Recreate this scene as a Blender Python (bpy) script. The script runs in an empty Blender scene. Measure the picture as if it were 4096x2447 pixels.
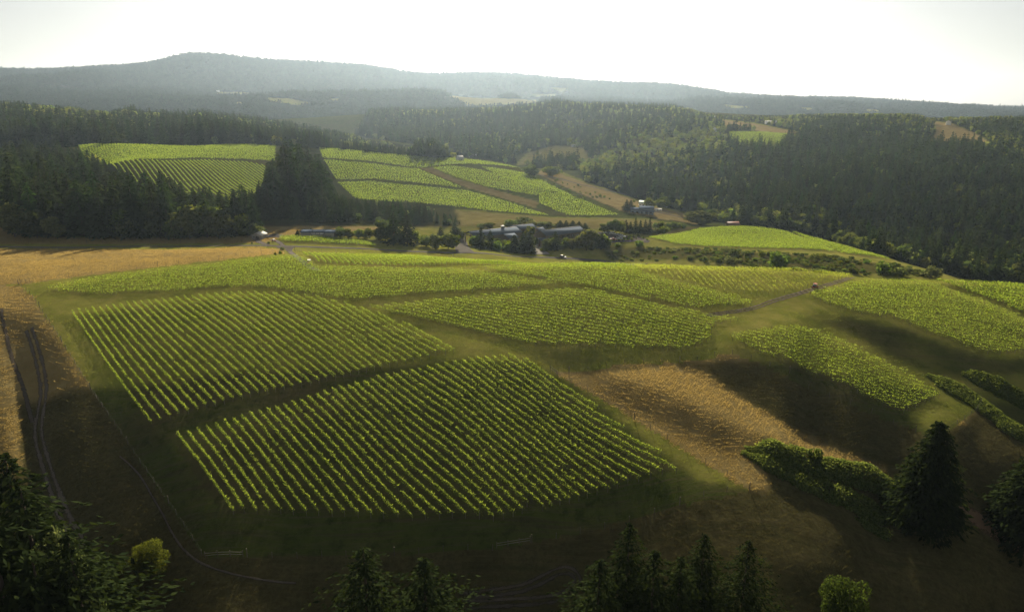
import math, random
import numpy as np
try:
    import bpy
except ImportError:
    bpy = None
# ---------------------------------------------------------------- camera model (photograph is 4096 x 2447)
FPX = 2731.0; PITCH = math.radians(15.9); CAMZ = 130.0
CP, SP = math.cos(PITCH), math.sin(PITCH)
SUN_EL = math.radians(24.0); SUN_AZ = math.radians(-0.5)      # azimuth from +Y towards +X
K = 4096/2484.0                                              # outlines below were read off at 2484 px width

if bpy:
    scene = bpy.context.scene
    cam_d = bpy.data.cameras.new('camera'); cam = bpy.data.objects.new('camera', cam_d)
    scene.collection.objects.link(cam); scene.camera = cam
    cam_d.sensor_fit = 'HORIZONTAL'; cam_d.sensor_width = 36.0; cam_d.lens = 36.0*FPX/4096
    cam_d.clip_start = 1.0; cam_d.clip_end = 60000
    cam.location = (0, 0, CAMZ); cam.rotation_euler = (math.pi/2-PITCH, 0, 0)
    world = bpy.data.worlds.new('World'); scene.world = world; world.use_nodes = True
    wn = world.node_tree; wn.nodes.clear()
    sky = wn.nodes.new('ShaderNodeTexSky'); sky.sky_type = 'NISHITA'; sky.sun_disc = False
    sky.sun_elevation = SUN_EL; sky.sun_rotation = SUN_AZ
    sky.air_density = 0.9; sky.dust_density = 1.2; sky.ozone_density = 1.0
    bg = wn.nodes.new('ShaderNodeBackground'); bg.inputs['Strength'].default_value = 0.05
    wo = wn.nodes.new('ShaderNodeOutputWorld')
    hs = wn.nodes.new('ShaderNodeHueSaturation'); hs.inputs['Saturation'].default_value = 0.42; hs.inputs['Value'].default_value = 0.62
    wn.links.new(sky.outputs[0], hs.inputs['Color']); tint = wn.nodes.new('ShaderNodeMix'); tint.data_type = 'RGBA'; tint.blend_type = 'MULTIPLY'; tint.inputs[0].default_value = 1.0; tint.inputs[7].default_value = (1.0, 0.965, 0.91, 1)
    wn.links.new(hs.outputs[0], tint.inputs[6]); wn.links.new(tint.outputs[2], bg.inputs[0]); wn.links.new(bg.outputs[0], wo.inputs[0])
    sun_d = bpy.data.lights.new('sun', 'SUN'); sun_d.energy = 5.0; sun_d.angle = math.radians(0.6)
    sun_d.color = (1.0, 0.89, 0.68)
    sun = bpy.data.objects.new('sun', sun_d); scene.collection.objects.link(sun)
    sun.rotation_euler = (math.pi/2-SUN_EL, 0, math.pi-SUN_AZ)
    vs = scene.view_settings; vs.view_transform = 'Standard'; vs.look = 'None'
    vs.exposure = 1.35; vs.gamma = 1.0; vs.use_curve_mapping = False
    scene.render.engine = 'CYCLES'
    cy = scene.cycles
    cy.use_denoising = True; cy.denoiser = 'OPENIMAGEDENOISE'; cy.denoising_input_passes = 'RGB_ALBEDO_NORMAL'
    cy.max_bounces = 7; cy.diffuse_bounces = 3; cy.transmission_bounces = 4; cy.transparent_max_bounces = 6
    cy.volume_bounces = 0; cy.use_adaptive_sampling = False
    scene.render.filter_size = 1.2

# ---------------------------------------------------------------- terrain
def tan_v(v):   # drop per metre of forward distance of the ray in pixel row v
    yi = (np.asarray(v, float)-1223.5)/FPX
    return (SP+yi*CP)/(CP-yi*SP)
def a_uv(u, v):
    yi = (np.asarray(v, float)-1223.5)/FPX
    return (np.asarray(u, float)-2048)/FPX/(CP-yi*SP)
def project(x, y, z):
    """world -> photograph pixels (used for planting densities)"""
    zz = z-CAMZ; d = y*CP-zz*SP; h = y*SP+zz*CP
    return 2048+FPX*x/d, 1223.5-FPX*h/d

# seen ground: (u, v, forward distance), u and v read off at 2484 px width
def in_poly(px, py, poly):
    px = np.asarray(px, float); py = np.asarray(py, float); ins = np.zeros(px.shape, bool); n = len(poly)
    for i in range(n):
        x1, y1 = poly[i]; x2, y2 = poly[(i+1) % n]
        if y1 == y2: continue
        c = ((y1 > py) != (y2 > py)) & (px < (x2-x1)*(py-y1)/(y2-y1)+x1)
        ins ^= c
    return ins

# near slope: (outline, slope towards the camera); the seen ground is integrated from the crest downwards
CREST = [(-400,700,285),(-300,700,285),(60,692,290),(120,695,287),(300,662,310),(420,646,322),(560,633,325),(700,620,330),(770,645,307),(1140,652,298),(1480,634,306),(1600,632,309),(1850,650,306),(2080,668,302),(2240,680,306),(2484,691,312),(2800,712,318)]
SLOPES = [
 ([(-400,760),(60,760),(130,830),(420,1100),(560,1484),(-400,1484)], .42),
 ([(-400,760),(20,800),(50,1000),(60,1150),(-400,1250)], .31),
 ([(560,1335),(1180,1330),(1400,1300),(1400,1500),(450,1500)], .43),
 ([(420,1060),(540,1245),(1200,1260),(1560,1160),(1700,1190),(1500,1270),(1180,1330),(500,1345),(300,1060)], .42),
 ([(1100,790),(1280,845),(1360,880),(1340,905),(1240,852),(1130,850),(1000,790)], .12),
 ([(1300,850),(1480,855),(1440,885),(1400,895),(1340,880)], .43),
 ([(1250,856),(1340,903),(1500,992),(1690,1110),(1815,1185),(1700,1160),(1580,1075),(1400,935)], .17),
 ([(1340,903),(1430,905),(1560,1000),(1650,1045),(1770,1095),(1850,1180),(1815,1188),(1690,1112),(1500,992)], .10),
 ([(1415,912),(1500,925),(1600,955),(1700,1000),(1800,1055),(1840,1090),(1760,1092),(1650,1048),(1560,1008),(1450,945)], .435),
 ([(1440,898),(1640,884),(1700,903),(1850,998),(2000,1078),(2160,1140),(2120,1152),(1980,1112),(1830,1052),(1700,988),(1600,943),(1500,915)], .05),
 ([(1640,882),(1775,858),(1850,884),(2000,958),(2150,1018),(2290,1062),(2290,1130),(2160,1140),(2000,1078),(1850,998),(1700,903)], .435),
 ([(1765,828),(1870,880),(2000,925),(2100,972),(2180,1008),(2290,1062),(2150,1018),(2000,958),(1850,884),(1775,858)], .435),
 ([(1770,815),(1820,800),(1900,790),(1990,798),(2080,840),(2180,890),(2260,940),(2275,958),(2180,1002),(2100,964),(2000,918),(1870,872)], .26),
 ([(1990,797),(2080,838),(2180,885),(2280,940),(2384,985),(2340,1030),(2200,1010),(2272,958),(2260,941),(2180,891),(2080,841)], .12),
 ([(1960,750),(2060,768),(2200,798),(2300,835),(2420,870),(2484,870),(2800,890),(2800,930),(2484,905),(2260,920),(2150,860),(2050,808),(1980,785)], .432),
 ([(1700,800),(1740,775),(1830,745),(1960,745),(1960,790),(1900,789),(1820,799),(1760,818)], .08),
 ([(2270,915),(2484,905),(2800,920),(2800,1060),(2484,1010),(2390,975),(2340,950)], .42),
 ([(2380,985),(2484,1010),(2800,1100),(2800,1200),(2484,1110),(2330,1080),(2285,1062)], .26),
 ([(2290,1110),(2484,1130),(2800,1220),(2800,1320),(2484,1250),(2300,1190)], .432),
 ([(1830,1190),(1950,1200),(2150,1290),(2150,1400),(1800,1330),(1700,1250)], .26),
 ([(2150,1300),(2800,1300),(2800,1500),(2000,1500)], .42),
 ([(1630,1128),(1700,1163),(1818,1188),(1700,1218),(1640,1190)], .20),
 ([(1840,1180),(1900,1195),(2010,1240),(2050,1290),(1960,1290),(1850,1240)], .20),
]
def slope_map():
    us = np.arange(-400, 2801, 10.0); vs_ = np.arange(600, 1521, 4.0); UU, VV = np.meshgrid(us, vs_)
    S = np.interp(VV, [620, 660, 720, 780, 860, 1000, 1250, 1330, 1500], [.05, .08, .15, .21, .26, .29, .35, .41, .43])
    for poly, sl in SLOPES: S[in_poly(UU, VV, poly)] = sl
    for _ in range(2):
        for ax, w in ((0, 1), (1, 1)):
            k = np.ones(2*w+1)/(2*w+1); S = np.apply_along_axis(lambda m: np.convolve(np.pad(m, w, mode='edge'), k, 'valid'), ax, S)
    return us, vs_, S
SM_U, SM_V, SM = slope_map()
def near_points():
    us, vs_, S = SM_U, SM_V, SM
    cx = [c[0] for c in CREST]; vt = np.interp(us, cx, [c[1] for c in CREST]); yt = np.interp(us, cx, [c[2] for c in CREST])
    T = tan_v(vs_*K); out = []
    L = np.full(S.shape, np.nan)
    for i in range(len(us)):
        ly = None
        for j in range(1, len(vs_)):
            if vs_[j] < vt[i]: continue
            if ly is None: ly = math.log(yt[i])
            else: ly -= (T[j]-T[j-1])/(T[j]+S[j, i])
            L[j, i] = ly
    L2 = L.copy()
    for _ in range(2):
        p = np.pad(L2, ((0, 0), (3, 3)), mode='edge'); q_ = np.stack([p[:, k:k+L.shape[1]] for k in range(7)]); ok = ~np.isnan(q_); L2 = np.where(ok, q_, 0).sum(0)/np.maximum(ok.sum(0), 1); L2[np.isnan(L)] = np.nan
    for j in range(1, len(vs_), 7):
        for i in range((j//6 % 2)*3, len(us), 6):
            if not np.isnan(L2[j, i]): out.append((us[i], vs_[j], math.exp(L2[j, i])))
    return out
# seen ground farther off: (u, v, forward distance), u and v read off at 2484 px width
SEEN = [
 # plateau on the left, road and winery
 (0,600,398),(200,600,402),(400,597,410),(600,597,416),(700,597,420),(800,597,428),(900,602,436),(1000,608,442),
 (0,565,445),(300,575,437),(620,575,448),(640,566,465),(900,560,500),(800,574,455),
 (1130,605,455),(1240,618,468),(1400,628,476),(1500,640,476),(1500,575,528),(1480,560,548),
 (1530,585,520),(1600,575,540),(1400,540,580),(1200,545,560),
 # gully and hump
 (1600,595,502),(1780,602,492),(1900,606,484),(2030,613,474),(2215,645,446),(2300,668,430),(1570,577,545),(1640,565,565),(1740,575,545),(1850,580,535),(1700,553,592),(1780,549,602),(1870,555,595),(1910,562,580),(1990,588,530),(2080,605,500),(2150,625,470),
 (1650,612,470),(1800,625,450),(1950,635,425),(2100,652,400),(2300,680,380),
 # hill vineyard
 (280,400,690),(480,386,760),(663,392,800),(250,352,860),(420,354,900),(540,350,930),(620,350,950),(665,354,940),(480,450,640),(680,470,640),
 (780,358,980),(900,368,1000),(1050,380,1000),(1200,394,980),(1280,415,930),(1390,470,800),(1497,520,705),(790,388,840),(1000,408,860),(820,438,760),(1000,445,780),(1130,460,770),(870,483,680),(1100,500,680),(1330,524,665),(1300,475,760),(1170,404,890),(1340,462,790),(1310,495,720),(1400,522,690),
 (930,500,660),(1000,530,610),(1300,545,590),(1560,540,650),(1640,548,660),
 (1520,505,735),(1580,515,720),(1690,545,690),(1400,450,870),(1330,418,960),
 # right hillside
 (1700,530,740),(1800,545,690),(1920,550,660),(2050,590,620),(2220,640,560),(2350,672,520),(2484,692,490),(2700,720,480),
 (2100,450,850),(2100,370,1110),(2100,290,1420),(2484,560,700),(2484,450,880),(2484,350,1120),(2484,292,1350),(2750,560,720),(2750,400,1050),(2750,300,1350),
 (1900,480,800),(1900,400,1000),(1850,350,1150),(1850,325,1250),(1940,318,1340),(1780,298,1450),(1760,285,1600),
 (2280,300,1330),(2350,330,1230),
 (1600,480,850),(1600,400,1050),(1600,320,1350),(1600,268,1750),(1450,420,980),(1300,395,1150),(1300,330,1500),(1330,258,1900),(1480,260,1850),(1150,385,1180),(1000,365,1250),
 (2200,286,1500),(2000,283,1700),
 # left ridge
 (-300,300,1150),(0,300,1200),(300,305,1220),(0,262,1400),(200,273,1420),(330,276,1400),(480,287,1430),(620,305,1420),(830,335,1400),(500,330,1120),(-300,255,1450),
 (900,278,2150),(700,290,1900),(1150,275,2150),
 # far valley and far hills
 (560,280,2500),(800,268,2700),(650,240,3900),(760,244,3600),(850,235,3300),(1100,225,4200),(1200,246,3100),(1300,240,3500),(1480,238,4300),
 (0,245,3000),(300,262,2800),(0,215,3800),(300,215,3900),(600,215,4300),(900,215,4300),(450,180,4700),(700,190,4700),
 (1750,262,3400),(1850,262,3300),(2100,272,3400),(2300,280,3400),(2484,285,3400),(2700,288,3500),(1600,235,4500),
 (-250,176,5200),(0,174,5200),(130,174,5200),(200,168,5200),(330,162,5200),(400,150,5150),(430,141,5120),(455,138,5100),(500,139,5100),(540,141,5100),(590,148,5100),(640,154,5100),(740,159,5100),(850,164,5100),(950,177,5100),(1020,190,5100),(1100,184,5200),(1200,184,5200),(1330,193,5200),(1430,201,5200),(1560,207,5200),(1650,212,5200),(1700,222,5300),(1850,241,5300),(2050,245,5400),(2150,252,5400),(2300,266,5400),(2400,267,5400),(2484,274,5400),(2750,285,5500),
]
# ground that the photograph hides: (u, forward distance, height relative to the camera)
HID = [
 (1080,500,-94),(1150,505,-97),(1150,530,-97),(1250,495,-98),(1250,530,-98),(1350,500,-98.5),(1420,505,-98.5),(1400,535,-98),(1300,545,-96.5),
 (0,360,-75),(300,365,-74),(600,370,-74),(700,360,-73.5),(900,345,-73),(1000,370,-78),(1100,400,-86),(1200,360,-80),(1400,360,-84),(1400,410,-93),(1600,350,-83),(1600,420,-98),(1800,340,-84),(1800,390,-98),(2000,345,-86),(2200,350,-92),(2484,360,-100),(2484,420,-118),(2700,380,-110),
 (2080,640,-122),(1900,640,-116),(1780,650,-108),(2300,480,-120),
 (300,560,-76),(100,600,-74),(0,700,-70),(200,700,-68),(740,560,-76),(740,620,-74),
 (400,1020,-54),(700,1080,-62),(900,1120,-72),(0,1000,-48),(1100,1100,-80),(1300,1030,-88),(1450,960,-92),
 (0,1900,-40),(400,1900,-60),(800,1700,-60),(0,2400,-60),(400,2300,-70),(800,2300,-40),(1200,2600,-20),(1400,2600,-40),(1700,2500,-70),(2000,2500,-90),(2484,2300,-100),(2200,2000,-60),(2484,1800,-50),
 (0,6500,150),(500,6500,200),(1000,6500,150),(1500,6500,80),(2000,6500,0),(2484,6500,-40),
 (0,9000,0),(500,9000,0),(1000,9000,0),(1500,9000,-30),(2000,9000,-60),(2484,9000,-80),
]
SEEN += near_points()
def build_field():
    pts = []; val = []
    for u, v, y in SEEN:
        pts.append((float(a_uv(u*K, v*K)), math.log(y))); val.append(-float(tan_v(v*K)))
    for u, y, z in HID:
        v = 1223.5+FPX*math.tan(math.atan2(-z, y)-PITCH)
        pts.append((float(a_uv(u*K, v)), math.log(y))); val.append(z/y)
    P = np.array(pts); V = np.array(val); n = len(P)
    d = np.linalg.norm(P[:, None]-P[None], axis=2)
    A = np.zeros((n+3, n+3)); A[:n, :n] = np.where(d > 0, d*d*np.log(d+1e-12), 0)
    A[:n, :n] += np.eye(n)*2e-6
    A[:n, n] = 1; A[:n, n+1:] = P; A[n:, :n] = A[:n, n:].T
    w = np.linalg.solve(A, np.concatenate([V, np.zeros(3)]))
    return P, w
RP, RW = build_field()
def field(a, b):
    a = np.asarray(a, float).ravel(); b = np.asarray(b, float).ravel(); out = np.empty(a.size)
    n = len(RP)
    for i in range(0, a.size, 20000):
        q = np.stack([a[i:i+20000], b[i:i+20000]], 1)
        d2 = ((q[:, None, :]-RP[None])**2).sum(2)
        out[i:i+20000] = (0.5*d2*np.log(d2+1e-20))@RW[:n] + RW[n] + q@RW[n+1:]
    return out
NA, NB = 620, 560
A0, A1, B0, B1 = -1.12, 1.12, math.log(84.0), math.log(9000.0)
ga = np.linspace(A0, A1, NA); gb = np.linspace(B0, B1, NB)

def hash2(ix, iy, s):
    h = (ix*374761393+iy*668265263+s*1442695041) & 0xFFFFFFFF
    h = ((h ^ (h >> 13))*1274126177) & 0xFFFFFFFF
    return ((h ^ (h >> 16)) & 0xFFFF)/65535.0
def vnoise(x, y, s=0):
    ix = np.floor(x).astype(np.int64); iy = np.floor(y).astype(np.int64); fx = x-ix; fy = y-iy
    fx = fx*fx*(3-2*fx); fy = fy*fy*(3-2*fy)
    a = hash2(ix, iy, s); b = hash2(ix+1, iy, s); c = hash2(ix, iy+1, s); d = hash2(ix+1, iy+1, s)
    return (a*(1-fx)+b*fx)*(1-fy)+(c*(1-fx)+d*fx)*fy-0.5
def fbm(x, y, oct=4, s=0):
    r = 0; f = 1; am = 1
    for k in range(oct):
        r = r+am*vnoise(x*f, y*f, s+k*17); f *= 2.03; am *= 0.5
    return r
def make_grid():
    # the RBF is evaluated on a coarser lattice and refined with a bicubic-ish (Catmull-Rom) pass
    ca = np.linspace(A0, A1, 156); cb = np.linspace(B0, B1, 187)
    AA, BB = np.meshgrid(ca, cb); W = field(AA, BB).reshape(AA.shape)
    def up(M, x, xs, axis):
        M = np.moveaxis(M, axis, 0); t = (x-xs[0])/(xs[1]-xs[0]); i = np.clip(np.floor(t).astype(int), 0, len(xs)-2); f = (t-i)
        g = lambda k: M[np.clip(i+k, 0, len(xs)-1)]
        f = f.reshape(-1, *([1]*(M.ndim-1)))
        p0, p1, p2, p3 = g(-1), g(0), g(1), g(2)
        r = 0.5*((2*p1)+(-p0+p2)*f+(2*p0-5*p1+4*p2-p3)*f*f+(-p0+3*p1-3*p2+p3)*f**3)
        return np.moveaxis(r, 0, axis)
    W = up(up(W, ga, ca, 1), gb, cb, 0)
    # near slope: integrated column by column from the crest down, joined to the rest over a short band
    vs_ = np.arange(600, 1560, 1.5); T = tan_v(vs_*K); yi = (vs_*K-1223.5)/FPX; cx = [c[0] for c in CREST]
    ZX = np.zeros((len(vs_), NA))
    for it in range(7):
        ly = np.full((len(vs_), NA), np.nan); cur = np.full(NA, np.nan); top = np.full(NA, np.nan); SS = np.zeros((len(vs_), NA))
        for j in range(1, len(vs_)):
            u = (2048+ga*FPX*(CP-yi[j]*SP))/K
            go = vs_[j] >= np.interp(u, cx, [c[1] for c in CREST]); new = go & np.isnan(cur)
            top[new] = np.log(np.interp(u[new], cx, [c[2] for c in CREST])); cur[new] = top[new]
            fu = np.clip((u-SM_U[0])/10, 0, len(SM_U)-1.01); fv = min(max((vs_[j]-SM_V[0])/4, 0), len(SM_V)-1.01); iu = fu.astype(int); iv = int(fv); su = fu-iu; sv = fv-iv
            S = (SM[iv, iu]*(1-su)+SM[iv, iu+1]*su)*(1-sv)+(SM[iv+1, iu]*(1-su)+SM[iv+1, iu+1]*su)*sv
            S = S+ga*ZX[j]; SS[j] = S
            m = go & ~new; cur[m] -= (T[j]-T[j-1])/np.maximum(T[j]+S[m], 0.05); ly[j] = cur
        # side slope of this surface, used to correct the next pass (the slopes above are meant along +Y)
        Yl = np.exp(np.where(np.isnan(ly), 0, ly)); Zl = -T[:, None]*Yl; ok = ~np.isnan(ly)
        w = 18
        def sm(Q):
            q = np.pad(np.where(ok, Q, 0), ((0, 0), (w, w)), mode='edge'); c = np.pad(ok.astype(float), ((0, 0), (w, w)), mode='edge')
            q = np.cumsum(np.pad(q, ((0, 0), (1, 0))), 1); c = np.cumsum(np.pad(c, ((0, 0), (1, 0))), 1)
            return (q[:, 2*w+1:]-q[:, :-2*w-1])/np.maximum(c[:, 2*w+1:]-c[:, :-2*w-1], 1)
        Ys = sm(Yl); Zs = sm(Zl); da = ga[1]-ga[0]
        zx = (np.gradient(Zs, axis=1)-SS*np.gradient(Ys, axis=1))/da/np.maximum(Ys, 50)
        zx = np.clip(np.where(ok, zx, 0), -0.32, 0.32); zx = sm(zx); q = np.cumsum(np.pad(zx, ((21, 20), (0, 0)), mode='edge'), 0); zx = (q[40:]-q[:-40])[:len(vs_)]/40
        ZX = 0.55*ZX+0.45*zx
    for i in range(NA):
        k = ~np.isnan(ly[:, i]); L = ly[k, i][::-1]; Wn = -T[k][::-1]
        if len(L) < 5: continue
        w = np.interp(gb, L, Wn)
        lo = gb < L[0]; w[lo] = Wn[0]+(gb[lo]-L[0])*(Wn[3]-Wn[0])/(L[3]-L[0])
        t = np.clip((top[i]-gb)/0.09, 0, 1); t = t*t*(3-2*t); W[:, i] = W[:, i]*(1-t)+w*t
    def cols(M_, w):
        q = M_
        for _ in range(2):
            c = np.cumsum(np.pad(q, ((0, 0), (w+1, w)), mode='edge'), 1); q = (c[:, 2*w+1:]-c[:, :-2*w-1])/(2*w+1)
        return q
    for w_, yc in ((4, 330), (9, 185), (16, 158)):
        nr = np.clip((math.log(yc)-gb)/0.12, 0, 1)[:, None]; W = W*(1-nr)+nr*cols(W, w_)
    p = np.pad(W, ((0, 0), (2, 2)), mode='edge'); nr = np.clip((math.log(340)-gb)/0.2, 0, 1)[:, None]; W = W*(1-nr)+nr*(p[:, :-4]+2*p[:, 1:-3]+3*p[:, 2:-2]+2*p[:, 3:-1]+p[:, 4:])/9
    GA, GB = np.meshgrid(ga, gb); Y = np.exp(GB); X = GA*Y; Z = W*Y
    # small relief, growing with distance
    near = np.clip((Y-90)/700, 0, 1)
    Z = Z+fbm(X/38, Y/38, 3, 5)*0.5*(1-near)+fbm(X/140, Y/140, 4, 9)*(1.5+3*near)*np.clip((Y-900)/900, 0, 1)
    Z = Z+fbm(X/520, Y/520, 5, 31)*75*np.clip((Y-2700)/1300, 0, 1)*np.clip((5050-Y)/900, 0.12, 1)
    return X, Y, Z
GX, GY, GZ = make_grid()
def ground(x, y):
    """ground height (world z) at plan points"""
    x = np.asarray(x, float); y = np.asarray(y, float)
    fa = np.clip((x/y-A0)/(A1-A0)*(NA-1), 0, NA-1.001); fb = np.clip((np.log(y)-B0)/(B1-B0)*(NB-1), 0, NB-1.001)
    i = fa.astype(int); j = fb.astype(int); s = fa-i; t = fb-j
    z = GZ[j, i]*(1-s)*(1-t)+GZ[j, i+1]*s*(1-t)+GZ[j+1, i]*(1-s)*t+GZ[j+1, i+1]*s*t
    return z+CAMZ
def lift(u, v, ymin=88, ymax=8900):
    """first ground point seen through photograph pixel (u, v)"""
    u = np.atleast_1d(np.asarray(u, float)); v = np.atleast_1d(np.asarray(v, float))
    a = a_uv(u, v); tt = tan_v(v)
    ys = np.exp(np.linspace(math.log(ymin), math.log(ymax), 1400))
    X = a[:, None]*ys[None]; R = CAMZ-tt[:, None]*ys[None]; G = ground(X, np.broadcast_to(ys, X.shape))
    hit = R <= G; k = np.where(hit.any(1), hit.argmax(1), len(ys)-1); k = np.maximum(k, 1)
    r = np.arange(len(u)); d0 = (R-G)[r, k-1]; d1 = (R-G)[r, k]; f = np.clip(d0/np.where(abs(d0-d1) < 1e-9, 1, d0-d1), 0, 1)
    y = ys[k-1]*(1-f)+ys[k]*f; x = a*y
    return np.stack([x, y, ground(x, y)], 1)
def liftF(pts, **kw):
    p = np.array(pts, float)*K
    return lift(p[:, 0], p[:, 1], **kw)
#===SPLIT===
# ---------------------------------------------------------------- helpers
rng = np.random.default_rng(11); random.seed(5)
COL = scene.collection
def mesh_from(name, V, F, mats=(), smooth=False, mi=None):
    """V (n,3); F (m,3|4) int array or list of index tuples"""
    me = bpy.data.meshes.new(name)
    V = np.asarray(V, np.float32)
    if isinstance(F, np.ndarray):
        m, k = F.shape
        me.vertices.add(len(V)); me.vertices.foreach_set('co', V.ravel())
        me.loops.add(m*k); me.loops.foreach_set('vertex_index', F.astype(np.int32).ravel())
        me.polygons.add(m); me.polygons.foreach_set('loop_start', np.arange(0, m*k, k, dtype=np.int32))
        me.polygons.foreach_set('loop_total', np.full(m, k, np.int32))
    else:
        me.from_pydata([tuple(map(float, p)) for p in V], [], [tuple(int(i) for i in f) for f in F])
    for m_ in mats: me.materials.append(m_)
    if mi is not None: me.polygons.foreach_set('material_index', np.asarray(mi, np.int32))
    if smooth: me.polygons.foreach_set('use_smooth', np.ones(len(me.polygons), bool))
    me.update(calc_edges=True)
    return me
def obj(name, data, parent=None, loc=None, rz=None, **props):
    o = bpy.data.objects.new(name, data); COL.objects.link(o)
    if parent is not None: o.parent = parent
    if loc is not None: o.location = loc
    if rz is not None: o.rotation_euler = (0, 0, rz)
    for k, v in props.items():
        if v: o[k] = v
    return o
def thing(name, label, cat, loc=(0, 0, 0), rz=0.0, group=None, scale=None):
    o = obj(name, None, None, loc, rz, label=label, category=cat, group=group)
    o.empty_display_size = 0.5
    if scale is not None: o.scale = scale
    return o
def copy_thing(src, loc, rz=0.0, scale=None, label=None, group=None):
    r = src.copy(); COL.objects.link(r); r.location = loc; r.rotation_euler = (0, 0, rz)
    if scale is not None: r.scale = scale
    if label: r['label'] = label
    if group: r['group'] = group
    for ch in src.children:
        c = ch.copy(); COL.objects.link(c); c.parent = r
        for g in ch.children:
            d = g.copy(); COL.objects.link(d); d.parent = c
    return r
# ---------------------------------------------------------------- materials
class NT:
    def __init__(self, name):
        self.m = bpy.data.materials.new(name); self.m.use_nodes = True; self.t = self.m.node_tree; self.t.nodes.clear()
        self.out = self.n('ShaderNodeOutputMaterial')
    def n(self, ty, ins=None, **kw):
        x = self.t.nodes.new(ty)
        for k, v in kw.items(): setattr(x, k, v)
        for k, v in (ins or {}).items():
            s = x.inputs[k]
            if isinstance(v, bpy.types.NodeSocket): self.t.links.new(v, s)
            else: s.default_value = v
        return x
    def mix(self, f, a, b, bt='MIX'):
        x = self.n('ShaderNodeMix', data_type='RGBA', blend_type=bt)
        for s, v in ((x.inputs['Factor'], f), (x.inputs['A'], a), (x.inputs['B'], b)):
            if isinstance(v, bpy.types.NodeSocket): self.t.links.new(v, s)
            elif isinstance(v, (int, float)): s.default_value = v if s.type == 'VALUE' else (v, v, v, 1)
            else: s.default_value = (*v, 1) if len(v) == 3 else v
        for s, v in zip([i for i in x.inputs if i.type == 'RGBA'], (a, b)):
            if isinstance(v, bpy.types.NodeSocket):
                for l in list(s.links): self.t.links.remove(l)
                self.t.links.new(v, s)
            else: s.default_value = (*v, 1)
        return [o for o in x.outputs if o.type == 'RGBA'][0]
    def noise(self, scale, detail=4, rough=0.55, vec=None, dim='3D', dist=0.0):
        x = self.n('ShaderNodeTexNoise', {'Scale': scale, 'Detail': detail, 'Roughness': rough, 'Distortion': dist})
        if vec is not None: self.t.links.new(vec, x.inputs['Vector'])
        return x.outputs['Fac']
    def ramp(self, f, lo, hi, a=0.0, b=1.0):
        x = self.n('ShaderNodeMapRange', {'Value': f, 'From Min': lo, 'From Max': hi, 'To Min': a, 'To Max': b}, clamp=True)
        return x.outputs[0]
    def math(self, op, a, b=0.0):
        return self.n('ShaderNodeMath', {0: a, 1: b}, operation=op).outputs[0]
    def done(self, sh):
        self.t.links.new(sh, self.out.inputs['Surface']); return self.m
def leaf_material(name, c0, c1, trans, tcol=None, rough=0.55, spec=0.0, objvar=0.0):
    t = NT(name)
    g = t.n('ShaderNodeNewGeometry'); r = g.outputs['Random Per Island']
    col = t.mix(r, c0, c1)
    if objvar:
        oi = t.n('ShaderNodeObjectInfo').outputs['Random']
        hsv = t.n('ShaderNodeHueSaturation', {'Hue': t.ramp(oi, 0, 1, 0.5-0.03*objvar, 0.5+0.03*objvar), 'Saturation': t.ramp(t.math('FRACT', t.math('MULTIPLY', oi, 7.3)), 0, 1, 1-0.25*objvar, 1+0.1*objvar), 'Value': t.ramp(t.math('FRACT', t.math('MULTIPLY', oi, 13.7)), 0, 1, 1-0.35*objvar, 1+0.35*objvar), 'Color': col})
        col = hsv.outputs[0]
    d = t.n('ShaderNodeBsdfDiffuse', {'Color': col})
    tc = t.mix(1.0, col, tcol, 'MULTIPLY') if tcol else col
    tr = t.n('ShaderNodeBsdfTranslucent', {'Color': tc})
    m = t.n('ShaderNodeMixShader', {0: trans, 1: d.outputs[0], 2: tr.outputs[0]})
    sh = m.outputs[0]
    if spec:
        gl = t.n('ShaderNodeBsdfGlossy', {'Color': (1, 1, 1, 1), 'Roughness': rough})
        sh = t.n('ShaderNodeMixShader', {0: spec, 1: sh, 2: gl.outputs[0]}).outputs[0]
    return t.done(sh)
def plain(name, col, rough=0.7, metal=0.0, var=0.12, scale=1.5, spec=0.3):
    t = NT(name); tc = t.n('ShaderNodeTexCoord').outputs['Object']
    n = t.noise(scale, 5, 0.6, tc)
    c = t.mix(n, tuple(x*(1-var*1.5) for x in col), tuple(min(1, x*(1+var*1.5)) for x in col))
    p = t.n('ShaderNodeBsdfPrincipled', {'Base Color': c, 'Roughness': rough, 'Metallic': metal, 'Specular IOR Level': spec})
    b = t.n('ShaderNodeBump', {'Height': t.noise(scale*6, 4, 0.6, tc), 'Strength': 0.15, 'Distance': 0.03})
    t.t.links.new(b.outputs[0], p.inputs['Normal'])
    return t.done(p.outputs[0])
M = {}
M['vine'] = leaf_material('vine_leaf', (0.060, 0.102, 0.021), (0.19, 0.245, 0.050), 0.5, (1.8, 1.75, 0.8))
M['shoot'] = leaf_material('sunlit_young_shoot', (0.155, 0.215, 0.045), (0.30, 0.36, 0.085), 0.55, (1.7, 1.65, 0.8))  # paler young growth, with sun on the tips also put into the colour
M['vine_young'] = leaf_material('young_vine_leaf', (0.17, 0.21, 0.035), (0.26, 0.28, 0.055), 0.55, (1.8, 1.7, 0.9))
M['fir'] = leaf_material('fir_needles', (0.018, 0.030, 0.010), (0.040, 0.060, 0.017), 0.25, (1.6, 1.6, 0.8), spec=0, objvar=1.0)
M['broad'] = leaf_material('broad_leaf', (0.050, 0.078, 0.018), (0.125, 0.155, 0.040), 0.48, (1.7, 1.6, 0.8), spec=0, objvar=1.0)
M['pale_leaf'] = leaf_material('pale_leaf', (0.050, 0.070, 0.025), (0.16, 0.18, 0.08), 0.35, (1.5, 1.5, 0.9), spec=0, objvar=0.5)
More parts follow.
